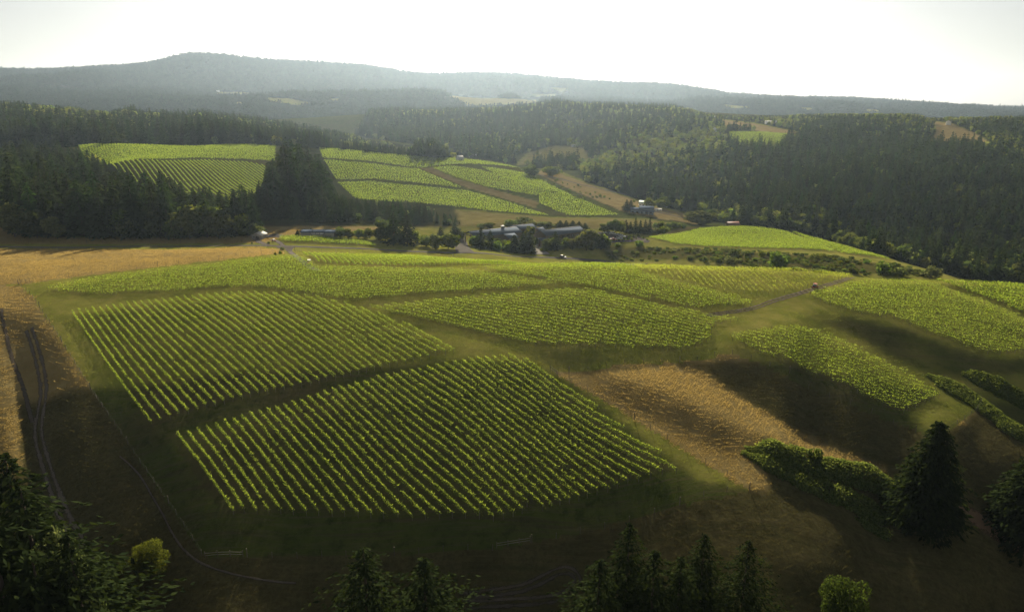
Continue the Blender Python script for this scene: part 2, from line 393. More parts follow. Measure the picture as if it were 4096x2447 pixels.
M['fir_shaded'] = leaf_material('shaded_fir_needles', (0.011, 0.018, 0.007), (0.026, 0.036, 0.011), 0.2, (1.6, 1.6, 0.8))  # fir copy darkened so the foreground trees look shaded
M['broad_dark'] = leaf_material('dark_broad_leaf', (0.025, 0.042, 0.010), (0.065, 0.085, 0.020), 0.32, (1.6, 1.6, 0.8))
M['sunlit_leaf'] = leaf_material('sunlit_broad_leaf', (0.085, 0.12, 0.028), (0.19, 0.215, 0.06), 0.5, (1.6, 1.55, 0.8), objvar=0.8)  # lighter shrubs; sun on their slope is also put into this colour
M['gold_leaf'] = leaf_material('golden_leaf', (0.055, 0.074, 0.013), (0.115, 0.125, 0.022), 0.38, (1.5, 1.4, 0.8))
M['bramble'] = leaf_material('bramble_leaf', (0.055, 0.085, 0.022), (0.15, 0.18, 0.06), 0.42, (1.7, 1.6, 0.8), spec=0)
M['bark'] = plain('bark', (0.075, 0.055, 0.040), 0.9, var=0.3, scale=4)
M['post'] = plain('weathered_wood', (0.13, 0.105, 0.08), 0.85, var=0.25, scale=8)

def ground_material():
    t = NT('ground_cover'); tc = t.n('ShaderNodeTexCoord').outputs['Object']
    A = lambda n: t.n('ShaderNodeAttribute', attribute_name=n).outputs['Fac']
    n_big = t.noise(0.012, 5, 0.6, tc); n_mid = t.noise(0.09, 6, 0.65, tc); n_fine = t.noise(0.9, 6, 0.7, tc); n_vf = t.noise(3.5, 5, 0.75, tc)
    green = t.mix(t.ramp(n_mid, 0.35, 0.68), (0.056, 0.082, 0.015), (0.112, 0.130, 0.028))
    green = t.mix(t.ramp(n_vf, 0.35, 0.7), green, (0.075, 0.088, 0.022), 'MIX')
    green = t.mix(t.ramp(n_big, 0.5, 0.72), green, (0.10, 0.085, 0.035))
    dry = t.mix(t.ramp(n_mid, 0.3, 0.7), (0.080, 0.072, 0.028), (0.14, 0.124, 0.050))
    dry = t.mix(t.ramp(n_fine, 0.4, 0.75), dry, (0.06, 0.046, 0.019))
    dry = t.mix(t.ramp(n_big, 0.45, 0.75, 0, 0.6), dry, (0.055, 0.056, 0.018))
    mp = t.n('ShaderNodeMapping', {'Vector': tc, 'Rotation': (0, 0, math.radians(47)), 'Scale': (0.06, 1.1, 0.3)}).outputs[0]
    streak = t.noise(1.0, 5, 0.7, mp); mp2 = t.n('ShaderNodeMapping', {'Vector': tc, 'Rotation': (0, 0, math.radians(47)), 'Scale': (0.02, 0.38, 0.1)}).outputs[0]
    streak2 = t.noise(1.0, 4, 0.65, mp2); patch = t.noise(0.25, 6, 0.7, tc)
    green = t.mix(t.ramp(streak, 0.48, 0.68, 0, 0.75), green, (0.115, 0.095, 0.048)); green = t.mix(t.ramp(patch, 0.52, 0.72, 0, 0.8), green, (0.030, 0.048, 0.010))
    green = t.mix(t.ramp(streak2, 0.54, 0.66, 0, 0.6), green, (0.075, 0.060, 0.032))
    dry = t.mix(t.ramp(streak, 0.5, 0.7, 0, 0.6), dry, (0.14, 0.11, 0.052)); dry = t.mix(t.ramp(patch, 0.55, 0.75, 0, 0.7), dry, (0.035, 0.030, 0.014)); dry = t.mix(t.ramp(streak2, 0.55, 0.68, 0, 0.5), dry, (0.055, 0.058, 0.020))
    sunlit_pale = A('sunlit_pale')  # blends grass darkened for shade into sunlit tones, area by area
    green = t.mix(sunlit_pale, green, t.mix(t.ramp(n_mid, 0.35, 0.68), (0.20, 0.215, 0.040), (0.34, 0.30, 0.080)))
    dry = t.mix(sunlit_pale, dry, t.mix(t.ramp(n_mid, 0.3, 0.7), (0.27, 0.195, 0.075), (0.38, 0.29, 0.12)))
    dirt = t.mix(n_fine, (0.055, 0.042, 0.026), (0.10, 0.075, 0.048))
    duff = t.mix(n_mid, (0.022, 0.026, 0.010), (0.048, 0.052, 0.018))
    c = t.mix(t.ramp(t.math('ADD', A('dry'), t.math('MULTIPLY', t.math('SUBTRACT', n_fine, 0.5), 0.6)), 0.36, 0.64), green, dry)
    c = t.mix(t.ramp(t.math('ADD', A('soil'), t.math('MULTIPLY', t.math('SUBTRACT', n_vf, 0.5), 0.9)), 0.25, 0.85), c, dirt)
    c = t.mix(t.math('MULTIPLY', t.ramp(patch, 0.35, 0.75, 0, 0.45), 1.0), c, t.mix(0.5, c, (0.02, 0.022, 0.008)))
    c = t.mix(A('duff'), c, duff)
    d = t.n('ShaderNodeBsdfDiffuse', {'Color': c, 'Roughness': 0.6})
    h = t.math('ADD', t.math('MULTIPLY', n_fine, 0.75), t.math('MULTIPLY', n_vf, 0.25))
    b = t.n('ShaderNodeBump', {'Height': h, 'Strength': 0.85, 'Distance': 0.55})
    t.t.links.new(b.outputs[0], d.inputs['Normal'])
    return t.done(d.outputs[0])
M['ground'] = ground_material()

# ---------------------------------------------------------------- ground sheet with its covers
F = lambda pts: [(x*K, y*K) for x, y in pts]
GU, GV = project(GX, GY, GZ+CAMZ)
def blur(m, n=1):
    for _ in range(n):
        p = np.pad(m, 1, mode='edge'); m = (p[:-2, 1:-1]+p[2:, 1:-1]+p[1:-1, :-2]+p[1:-1, 2:]+2*p[1:-1, 1:-1])/6
    return m
def region(pts, ylo=0, yhi=1e9):
    return (in_poly(GU, GV, F(pts)) & (GY >= ylo) & (GY <= yhi)).astype(float)
dry = np.zeros(GX.shape); duff = np.zeros(GX.shape); soil = np.zeros(GX.shape)
def put(arr, val, pts, ylo=0, yhi=1e9):
    m = region(pts, ylo, yhi) > 0; arr[m] = val
BIG = 4000
put(dry, 0.85, [(-BIG, 655), (0, 690), (50, 694), (75, 716), (150, 830), (300, 1060), (490, 1345), (520, 1352), (800, 1347), (1180, 1335), (1400, 1292), (1640, 1230), (1818, 1190), (1690, 1112), (1500, 992), (1340, 903), (1420, 903), (1500, 884), (1650, 879), (1775, 857), (1850, 884), (2000, 958), (2150, 1018), (2278, 1062), (2385, 985), (2484, 1080), (BIG, 1300), (BIG, 9000), (-BIG, 9000)], 0, 300)
put(dry, 0.95, [(-BIG, 603), (0, 603), (400, 606), (620, 600), (680, 606), (690, 614), (560, 628), (430, 642), (300, 657), (200, 670), (100, 684), (0, 692), (-BIG, 690)], 250, 450)
put(dry, 0.95, [(-BIG, 500), (0, 525), (60, 573), (300, 578), (600, 572), (640, 540), (950, 552), (960, 575), (700, 570), (640, 590), (300, 592), (0, 592), (-BIG, 590)], 395, 560)
put(dry, 0.55, [(930, 495), (1130, 510), (1330, 528), (1570, 532), (1650, 545), (1560, 562), (1300, 552), (1000, 552), (900, 540)], 520, 700)
put(dry, 0.9, [(1060, 405), (1200, 460), (1310, 490), (1300, 505), (1130, 455), (1010, 408)], 600, 950)
put(dry, 0.8, [(1285, 415), (1390, 465), (1510, 515), (1580, 530), (1690, 545), (1720, 530), (1600, 505), (1450, 455), (1330, 410)], 600, 1000)
put(dry, 0.8, [(1580, 572), (1650, 550), (1720, 546), (1640, 566), (1600, 578)], 500, 640)
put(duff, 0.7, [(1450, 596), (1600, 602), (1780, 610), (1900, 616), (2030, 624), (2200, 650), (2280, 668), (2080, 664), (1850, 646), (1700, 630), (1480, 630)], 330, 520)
put(dry, 0.45, [(1450, 590), (1600, 598), (1780, 606), (1900, 612), (2030, 620), (2200, 648), (2280, 668), (2080, 664), (1850, 646), (1700, 630), (1480, 630)], 330, 520)
put(dry, 0.9, [(1745, 290), (1830, 300), (1920, 318), (1960, 328), (1890, 322), (1760, 312)], 1000, 1700)
put(dry, 0.9, [(2265, 295), (2310, 300), (2360, 320), (2400, 345), (2250, 345), (2270, 320)], 1000, 1500)
put(dry, 0.5, [(1300, 350), (1480, 345), (1560, 400), (1400, 410), (1250, 400)], 900, 1500)
put(dry, 0.25, [(70, 690), (120, 700), (150, 830), (75, 716)], 200, 320)
FORESTS = {}
FORESTS['right_hill'] = ([(1020, 352), (1105, 378), (1285, 404), (1400, 445), (1510, 482), (1700, 530), (1800, 548), (1920, 558), (2050, 594), (2220, 644), (2330, 676), (BIG, 800), (BIG, 255), (2484, 288), (2200, 280), (1760, 280), (1600, 262), (1330, 252), (1150, 268), (900, 272), (860, 330)], 470, 2500)
FORESTS['left_ridge'] = ([(-BIG, 240), (0, 255), (200, 266), (330, 270), (480, 280), (620, 295), (830, 332), (1010, 355), (860, 362), (780, 356), (660, 352), (540, 348), (420, 351), (230, 351), (0, 350), (-BIG, 350)], 860, 2100)
CLEAR = [[(1765, 318), (1850, 318), (1965, 329), (1895, 350), (1905, 366), (1775, 356)], [(1740, 288), (1830, 296), (1925, 316), (1960, 328), (1890, 322), (1760, 312)],
         [(2262, 292), (2312, 300), (2365, 322), (2420, 352), (2240, 356), (2268, 322)], [(1350, 352), (1420, 360), (1430, 392), (1250, 400), (1240, 380)],
         [(1260, 404), (1400, 415), (1420, 440), (1540, 480), (1700, 525), (1690, 545), (1500, 490), (1390, 455)],
         [(790, 300), (900, 300), (900, 312), (790, 315)], [(200, 266), (240, 272), (230, 278), (195, 274)], [(330, 270), (480, 282), (470, 292), (330, 285)]]
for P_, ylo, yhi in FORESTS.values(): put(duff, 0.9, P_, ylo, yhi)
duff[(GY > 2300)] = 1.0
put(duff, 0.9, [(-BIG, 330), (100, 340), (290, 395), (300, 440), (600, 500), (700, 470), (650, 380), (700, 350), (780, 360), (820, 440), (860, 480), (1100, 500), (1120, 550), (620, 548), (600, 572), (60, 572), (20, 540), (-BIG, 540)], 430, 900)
for c in CLEAR: put(duff, 0.0, c, 500, 1800)
put(dry, 0.5, [(1040, 224), (1130, 236), (1310, 242), (1290, 252), (1130, 256)], 2500, 6000)
sunlit_pale = np.zeros(GX.shape)  # sunlit tone painted into the grass; also marks pale dry fields
sunlit_pale[(GY > 215) & (GY < 560)] = 1.0
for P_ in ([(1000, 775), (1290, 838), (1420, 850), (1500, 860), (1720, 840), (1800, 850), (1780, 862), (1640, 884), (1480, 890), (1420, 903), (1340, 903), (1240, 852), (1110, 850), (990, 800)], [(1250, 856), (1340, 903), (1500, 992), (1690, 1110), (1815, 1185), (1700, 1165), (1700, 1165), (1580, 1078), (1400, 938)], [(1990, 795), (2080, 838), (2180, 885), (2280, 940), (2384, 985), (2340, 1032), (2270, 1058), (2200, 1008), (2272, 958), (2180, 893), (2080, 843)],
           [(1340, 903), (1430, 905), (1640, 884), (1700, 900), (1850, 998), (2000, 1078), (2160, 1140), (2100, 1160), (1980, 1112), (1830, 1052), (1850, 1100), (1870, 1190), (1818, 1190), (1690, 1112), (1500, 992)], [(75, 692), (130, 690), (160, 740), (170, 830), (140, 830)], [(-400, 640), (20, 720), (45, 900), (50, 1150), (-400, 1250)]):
    put(sunlit_pale, 0.55 if P_[0] == (1990, 795) else 0.9, P_, 100, 560)  # lit bands and saddle get the sunlit colour
put(sunlit_pale, 0.15, [(1985, 778), (2060, 770), (2200, 800), (2300, 838), (2420, 872), (2484, 872), (2800, 890), (2800, 930), (2484, 905), (2260, 920), (2150, 858), (2050, 806)], 150, 300)  # swale shade painted as a darker grass tone
sunlit_pale = blur(sunlit_pale*(GY < 600), 2)
FIELDS = [[(640, 236), (700, 238), (775, 252), (720, 257), (650, 245)], [(1040, 224), (1130, 236), (1315, 242), (1300, 253), (1130, 258), (1110, 240)], [(1285, 225), (1352, 228), (1345, 237), (1288, 234)], [(520, 221), (625, 226), (605, 231), (520, 228)], [(1740, 252), (1850, 261), (1780, 265)], [(780, 239), (835, 240), (812, 247)], [(1330, 211), (1385, 216), (1360, 225)], [(1900, 258), (1990, 262), (1960, 268)], [(2060, 262), (2160, 268), (2120, 273)], [(560, 246), (610, 250), (580, 254)]]
for c in FIELDS:
    put(duff, 0.0, c, 2300, 6000); put(sunlit_pale, 1.0, c, 2300, 6000)
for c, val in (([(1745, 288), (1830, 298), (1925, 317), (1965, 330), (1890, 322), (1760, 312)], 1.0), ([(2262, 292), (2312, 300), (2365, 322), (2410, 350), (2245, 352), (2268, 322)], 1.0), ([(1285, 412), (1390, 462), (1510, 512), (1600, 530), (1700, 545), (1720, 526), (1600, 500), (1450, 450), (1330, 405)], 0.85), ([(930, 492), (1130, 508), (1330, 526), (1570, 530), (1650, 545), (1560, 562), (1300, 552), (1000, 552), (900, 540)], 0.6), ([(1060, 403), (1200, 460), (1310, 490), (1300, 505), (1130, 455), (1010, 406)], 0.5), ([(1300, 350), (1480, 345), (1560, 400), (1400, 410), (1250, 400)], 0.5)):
    put(sunlit_pale, val, c, 560, 1800)
duff = blur(duff, 1); dry = np.where(GY > 300, blur(dry, 1), dry)

# ---------------------------------------------------------------- vineyard blocks: (name, outline, row bearing, spacing, y range, kind)
BLOCKS = {
 'near_left': dict(out=[(166, 764), (200, 752), (330, 732), (480, 717), (620, 709), (700, 712), (780, 722), (870, 745), (950, 768), (1040, 810), (1105, 850), (1060, 862), (920, 895), (800, 922), (680, 947), (590, 967), (480, 995), (365, 1030)], line=((172, 758), (362, 1025)), az=139.5, y=(160, 320), sp=2.35),
 'near_front': dict(out=[(412, 1064), (520, 1032), (650, 992), (800, 947), (950, 907), (1100, 877), (1250, 860), (1320, 892), (1400, 942), (1500, 1028), (1580, 1082), (1648, 1138), (1560, 1160), (1430, 1200), (1330, 1230), (1190, 1260), (1050, 1257), (900, 1252), (700, 1246), (537, 1244)], line=((412, 1065), (535, 1237)), az=140.5, y=(125, 230), sp=2.35),
 'ridge': dict(out=[(1768, 818), (1820, 802), (1900, 793), (1990, 801), (2080, 843), (2180, 893), (2260, 943), (2275, 961), (2180, 1003), (2100, 966), (2000, 920), (1960, 908), (1870, 874)], line=((1900, 870), (2180, 985)), az=108, y=(165, 260), sp=2.3),
 'centre': dict(out=[(903, 747), (1000, 734), (1150, 719), (1300, 706), (1390, 700), (1440, 704), (1540, 726), (1650, 748), (1792, 775), (1735, 788), (1720, 803), (1722, 818), (1700, 838), (1640, 853), (1560, 848), (1400, 843), (1280, 838), (1180, 818), (1080, 793), (960, 765)], line=((1000, 770), (1280, 834)), az=104, y=(195, 300), sp=2.3),
 'long': dict(out=[(116, 701), (190, 680), (300, 663), (420, 648), (560, 635), (700, 621), (735, 624), (770, 647), (1000, 651), (1145, 655), (1352, 690), (1250, 703), (1130, 711), (1000, 719), (860, 733), (820, 728), (740, 715), (640, 701), (540, 700), (430, 709), (300, 715), (200, 719), (120, 708)], line=((200, 700), (540, 690)), az=112, y=(255, 345), sp=2.3),
 'right': dict(out=[(1963, 714), (2020, 698), (2090, 681), (2180, 680), (2243, 681), (2280, 693), (2380, 728), (2484, 772), (2640, 840), (2640, 900), (2484, 853), (2420, 861), (2380, 857), (2300, 828), (2280, 823), (2200, 788), (2150, 766), (2130, 773), (2060, 758), (2000, 738)], line=((2060, 757), (2280, 818)), az=110, y=(205, 330), sp=2.3),
 'centre_right': dict(out=[(1166, 654), (1400, 640), (1480, 636), (1560, 662), (1640, 682), (1710, 702), (1780, 714), (1830, 741), (1740, 745), (1690, 752), (1650, 746), (1540, 724), (1430, 702), (1350, 690), (1240, 666)], line=((1240, 666), (1540, 723)), az=108, y=(250, 330), sp=2.3),
 'far_right': dict(out=[(2250, 681), (2300, 682), (2400, 686), (2484, 691), (2700, 705), (2700, 850), (2484, 764), (2380, 721), (2290, 690)], line=((2280, 692), (2484, 767)), az=110, y=(230, 345), sp=2.3),
 'young': dict(out=[(1488, 637), (1600, 632), (1700, 635), (1800, 643), (1850, 651), (1960, 657), (2075, 669), (2058, 675), (1972, 690), (1938, 706), (1850, 713), (1782, 710), (1712, 698), (1640, 680), (1560, 660)], az=176, y=(265, 345), sp=2.6, young=True),
 'strip': dict(out=[(732, 616), (760, 615), (900, 619), (1100, 627), (1250, 632), (1600, 630), (1606, 633), (1400, 637), (1200, 643), (1000, 648), (850, 646), (768, 640)], line=((729, 614), (774, 644)), az=150, y=(295, 400), sp=2.4),
 'hump': dict(out=[(1572, 577), (1600, 572), (1640, 568), (1700, 554), (1780, 549), (1870, 555), (1908, 562), (1990, 591), (2030, 613), (1990, 608), (1900, 606), (1780, 602), (1700, 600), (1640, 594)], line=((1700, 599), (1900, 605)), az=100, y=(455, 640), sp=2.5),
 'hump_edge': dict(out=[(1920, 563), (1990, 581), (2080, 606), (2160, 629), (2218, 645), (2150, 639), (2050, 617), (1982, 592)], line=((1990, 600), (2150, 632)), az=165, y=(440, 640), sp=2.5),
 'roadside': dict(out=[(680, 574), (760, 574), (850, 579), (905, 589), (910, 598), (800, 593), (688, 588)], line=((690, 587), (900, 596)), az=92, y=(410, 470), sp=2.4),
 'hill_left_top': dict(out=[(190, 351), (250, 351), (420, 354), (480, 355), (540, 351), (620, 351), (668, 355), (666, 393), (600, 389), (480, 385), (380, 389), (285, 397), (200, 376)], line=((300, 385), (480, 384)), az=98, y=(690, 1150), sp=2.6),
 'hill_left': dict(out=[(270, 402), (400, 391), (500, 388), (600, 393), (645, 402), (690, 445), (720, 480), (600, 490), (480, 475), (300, 440)], line=((258, 388), (331, 463)), az=140, y=(590, 830), sp=4.2),
 'hill_top': dict(out=[(775, 359), (900, 369), (1050, 381), (1200, 395), (1265, 409), (1170, 401), (1100, 401), (1020, 409), (900, 393), (785, 386)], line=((790, 386), (1010, 407)), az=100, y=(800, 1100), sp=2.6),
 'hill_middle': dict(out=[(788, 389), (900, 397), (1012, 409), (1122, 457), (1000, 444), (900, 436), (818, 439)], line=((820, 438), (1000, 442)), az=102, y=(690, 900), sp=2.6),
 'hill_low': dict(out=[(822, 443), (900, 440), (1000, 450), (1130, 462), (1240, 492), (1332, 524), (1200, 515), (1000, 492), (868, 485)], line=((870, 484), (1200, 514)), az=102, y=(640, 800), sp=2.6),
 'hill_tongue': dict(out=[(1050, 408), (1100, 403), (1170, 413), (1260, 437), (1342, 466), (1300, 477), (1200, 460), (1108, 434)], line=((1110, 434), (1300, 476)), az=104, y=(700, 930), sp=2.6),
 'hill_back': dict(out=[(1168, 406), (1280, 421), (1340, 451), (1392, 477), (1330, 464), (1228, 435)], line=((1230, 434), (1390, 476)), az=104, y=(720, 960), sp=2.6),
 'hill_end': dict(out=[(1308, 471), (1370, 469), (1430, 491), (1500, 522), (1380, 524), (1310, 497)], line=((1310, 497), (1380, 523)), az=104, y=(660, 850), sp=2.6),
 'clearing': dict(out=[(1768, 321), (1850, 320), (1960, 330), (1890, 350), (1898, 362), (1780, 355)], line=((1780, 355), (1890, 350)), az=100, y=(1000, 1500), sp=3.2),
}
# the outlines follow the tops of the far rows; the vines' feet stand lower in the picture
for nm, b in BLOCKS.items():
    o_ = b['out']; yl = liftF(o_, ymin=b['y'][0], ymax=b['y'][1])[:, 1]; q_ = []
    for (u_, v_), y_ in zip(o_, yl):
        up = bool(in_poly([u_], [v_+3.0], o_)[0]); dn = bool(in_poly([u_], [v_-3.0], o_)[0])
        q_.append((u_, v_+(1.0 if up and not dn else 0.45 if up == dn else 0.0)*1.25*FPX*0.93/y_/K))
    b['out'] = q_
for nm, b in BLOCKS.items():
    m = region(b['out'], *b['y']) > 0
    soil[m] = 0.25 if b.get('young') else 0.5
    dry[m] *= 0.3
soil = blur(soil, 1)
EXT = [70, 50, 20, -40, -150, -400]
Vg = np.stack([GX, GY, GZ+CAMZ], 2)
ext = [np.stack([GX[0]*(1+(84-y)/150), np.full(NA, float(y)), GZ[0]+CAMZ-0.12*(84-y)], 1) for y in EXT[::-1]]
Vg = np.concatenate([np.stack(ext), Vg], 0); ne = len(EXT); nr = NB+ne
idx = np.arange(nr*NA).reshape(nr, NA)
Fg = np.stack([idx[:-1, :-1], idx[:-1, 1:], idx[1:, 1:], idx[1:, :-1]], 2).reshape(-1, 4)
gm = mesh_from('ground', Vg.reshape(-1, 3), Fg, [M['ground']], smooth=True)
for nm, arr in (('dry', dry), ('duff', duff), ('soil', soil), ('sunlit_pale', sunlit_pale)):
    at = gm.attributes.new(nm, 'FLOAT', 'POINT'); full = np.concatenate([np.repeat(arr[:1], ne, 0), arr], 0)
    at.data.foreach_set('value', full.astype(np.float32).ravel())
obj('ground', gm, kind='structure')

# ---------------------------------------------------------------- haze
zlo = float(GZ.min())+CAMZ-70; zhi = float(GZ.max())+CAMZ+60
def box_mesh(name, x0, x1, y0, y1, z0, z1, mats):
    V = [(x, y, z) for z in (z0, z1) for y in (y0, y1) for x in (x0, x1)]
    return mesh_from(name, V, [(0, 2, 3, 1), (4, 5, 7, 6), (0, 1, 5, 4), (1, 3, 7, 5), (3, 2, 6, 7), (2, 0, 4, 6)], mats)
hz = NT('haze_air')
pv = hz.n('ShaderNodeVolumePrincipled', {'Color': (0.62, 0.79, 1.0, 1), 'Density': 0.35e-4, 'Anisotropy': 0.66})
hz.t.links.new(pv.outputs[0], hz.out.inputs['Volume'])
obj('haze', box_mesh('haze', -10400, 10400, -460, 9200, zlo, zhi, [hz.m]), kind='stuff', label='pale evening haze over the valley and far hills')
# ---------------------------------------------------------------- vines
def unit(v): return v/np.maximum(np.linalg.norm(v, axis=-1, keepdims=True), 1e-9)
def leaf_quads(C, size, nrm=None, asp=1.0, up=0.0):
    """rhombic leaf sprays at centres C (n,3) with half size (n,), random facing"""
    n = len(C); N = rng.normal(size=(n, 3)); N[:, 2] += up
    N = unit(N) if nrm is None else unit(nrm+0.6*rng.normal(size=(n, 3)))
    T = unit(np.cross(N, rng.normal(size=(n, 3)))); B = np.cross(N, T)
    s = np.asarray(size)[:, None]
    V = np.stack([C+T*s*asp, C+B*s*0.75+N*s*0.2, C-T*s*asp, C-B*s*0.75+N*s*0.2], 1).reshape(-1, 3)
    return V, np.arange(4*n).reshape(n, 4)
def shoots(C, D, L, w):
    """narrow upright shoots: base C, direction D, length L, width w"""
    n = len(C); S = unit(np.cross(D, rng.normal(size=(n, 3)))); L = L[:, None]; w = w[:, None]
    V = np.stack([C-S*w, C+D*L*0.55+S*w*0.3, C+D*L, C+S*w+D*L*0.25], 1).reshape(-1, 3)
    return V, np.arange(4*n).reshape(n, 4)
def join(parts):
    Vs, Fs, o = [], [], 0
    for V, F_ in parts:
        Vs.append(V); Fs.append(F_+o); o += len(V)
    return np.concatenate(Vs), np.concatenate(Fs)
def vine_leaves(P, d, L, size, hgt=1.95, base=0.75, wid=0.30, nsh=4, ssc=1.0):
    """P (n,3) vine foot points, d row direction; foliage wall with ragged shoots on top"""
    n = len(P); vig = np.clip(1+0.13*rng.normal(size=n), 0.6, 1.4)
    i = np.repeat(np.arange(n), L); m = n*L
    nx, ny = d[1], -d[0]
    t = rng.normal(size=m)*0.75; h = rng.random(m)**0.8; w = (rng.random(m)-0.5)*2*wid*(0.7+0.5*np.sin(h*3.1))
    hh = base+(hgt-base)*h*vig[i]
    C = P[i]+np.stack([d[0]*t+nx*w, d[1]*t+ny*w, hh], 1)
    parts = [leaf_quads(C, size*(0.7+0.6*rng.random(m)))]
    if nsh:
        j = np.repeat(np.arange(n), nsh); k = n*nsh
        t = (rng.random(k)-0.5)*2.2; w = (rng.random(k)-0.5)*wid
        C = P[j]+np.stack([d[0]*t+nx*w, d[1]*t+ny*w, base+(hgt-base)*vig[j]*0.8], 1)
        D = rng.normal(size=(k, 3))*np.array([0.7, 0.7, 0.25])+np.array([0, 0, 0.8])
        parts.append(shoots(C, unit(D), 0.35+0.75*rng.random(k)**1.5, (0.07+0.06*rng.random(k))*ssc))
    V, Fq = join(parts)
    return V, Fq, np.r_[np.zeros(m, int), np.ones(len(Fq)-m, int)]
def rows_of(b):
    P = liftF(b['out'], ymin=b['y'][0], ymax=b['y'][1])[:, :2]
    az = math.radians(b['az'])
    if 'line' in b:
        L_ = liftF(list(b['line']), ymin=b['y'][0]-15, ymax=b['y'][1]+40); az = math.atan2(L_[1, 0]-L_[0, 0], L_[1, 1]-L_[0, 1])
        print('AZ', round(b['az']), round(math.degrees(az), 1))
    d = np.array([math.sin(az), math.cos(az)]); n = np.array([d[1], -d[0]])
    s = P@n; t = P@d; out = []; poly = list(zip(s, t))
    for k in range(int(math.floor(s.min()/b['sp'])), int(math.ceil(s.max()/b['sp']))+1):
        c = k*b['sp']+0.37; xs = []
        for q in range(len(poly)):
            (s1, t1), (s2, t2) = poly[q], poly[(q+1) % len(poly)]
            if (s1 > c) != (s2 > c): xs.append(t1+(c-s1)/(s2-s1)*(t2-t1))
        xs.sort()
        for q in range(0, len(xs)-1, 2):
            if xs[q+1]-xs[q] > 3.5: out.append((c, xs[q]+rng.random()*0.8, xs[q+1]-rng.random()*0.8))
    return d, n, out
def post_mesh(h, r, mat, name='post', lean=0.0):
    V = []
    for z in (-0.25, h):
        for a in range(6):
            th = a*math.pi/3; V.append((math.cos(th)*r+lean*z, math.sin(th)*r, z))
    Fq = [(a, (a+1) % 6, 6+(a+1) % 6, 6+a) for a in range(6)]+[tuple(range(6, 12))]
    return mesh_from(name, V, Fq, [mat])
END_POST = post_mesh(1.75, 0.07, M['post'], 'end_post')
STAKE = post_mesh(1.7, 0.045, M['post'], 'stake')
VINE_LABEL = {
 'near_left': ('grapevine row in the left vineyard block above the front one', 'grapevine rows of the left near block'),
 'near_front': ('grapevine row of the large block nearest the bottom edge', 'grapevine rows of the nearest block'),
 'ridge': ('grapevine row of the block on the ridge above the dry meadow', 'grapevine rows of the block above the dry meadow'),
 'centre': ('grapevine row of the leaf-shaped central block above the grass saddle', 'grapevine rows of the central block'),
 'long': ('grapevine row of the long block stretching beside the dry field to the left', 'grapevine rows of the long block below the dry field'),
 'right': ('grapevine row of the big block at the right edge below the buggy track', 'grapevine rows of the big block at the right edge'),
 'centre_right': ('grapevine row of the block between the central block and the sparse young vines', 'grapevine rows beside the young vines'),
 'young': ('sparse young grapevine row with grass showing between the plants', 'rows of sparse young vines'),
 'strip': ('grapevine row in the narrow strip between the lawn and the long block', 'grapevine rows of the narrow strip below the lawn'),
}
STUFF_LABEL = {
 'far_right': 'vine rows beyond the dark lane at the upper right edge of the right block',
 'hump': 'vine rows over the low hump right of the car park', 'hump_edge': 'vine rows running down the right flank of the hump',
 'roadside': 'vine rows in front of the long low shed by the road', 'hill_left_top': 'vine rows on the crest of the left hill below the dark firs',
 'hill_left': 'widely spaced vine rows on the left hill behind the fir grove', 'hill_top': 'vine rows along the skyline of the middle hill',
 'hill_middle': 'vine rows on the middle hill under the skyline rows', 'hill_low': 'vine rows low on the middle hill above the conifer belt',
 'hill_tongue': 'tongue of vine rows on the middle hill above the mown strip', 'hill_back': 'vine rows on the far shoulder of the middle hill',
 'hill_end': 'vine rows at the right foot of the middle hill', 'clearing': 'vine rows in the far clearing on the wooded right hill',
}
LOD = {'near_left': (34, 0.125, 12), 'near_front': (40, 0.115, 14), 'ridge': (32, 0.13, 11), 'centre': (30, 0.14, 11), 'long': (24, 0.155, 9), 'right': (28, 0.145, 10), 'centre_right': (22, 0.165, 8), 'young': (10, 0.15, 4), 'strip': (18, 0.18, 6)}
tot_rows = 0; ntri = 0; n_single = 0; MAXROWS = 300; left_over = []; left_mi = []
def row_points(b, d, n, row, step=1.5):
    c, t0, t1 = row; k = max(2, int((t1-t0)/step)); t = np.linspace(t0, t1, k)
    x = n[0]*c+d[0]*t; y = n[1]*c+d[1]*t
    return np.stack([x, y, ground(x, y)], 1)
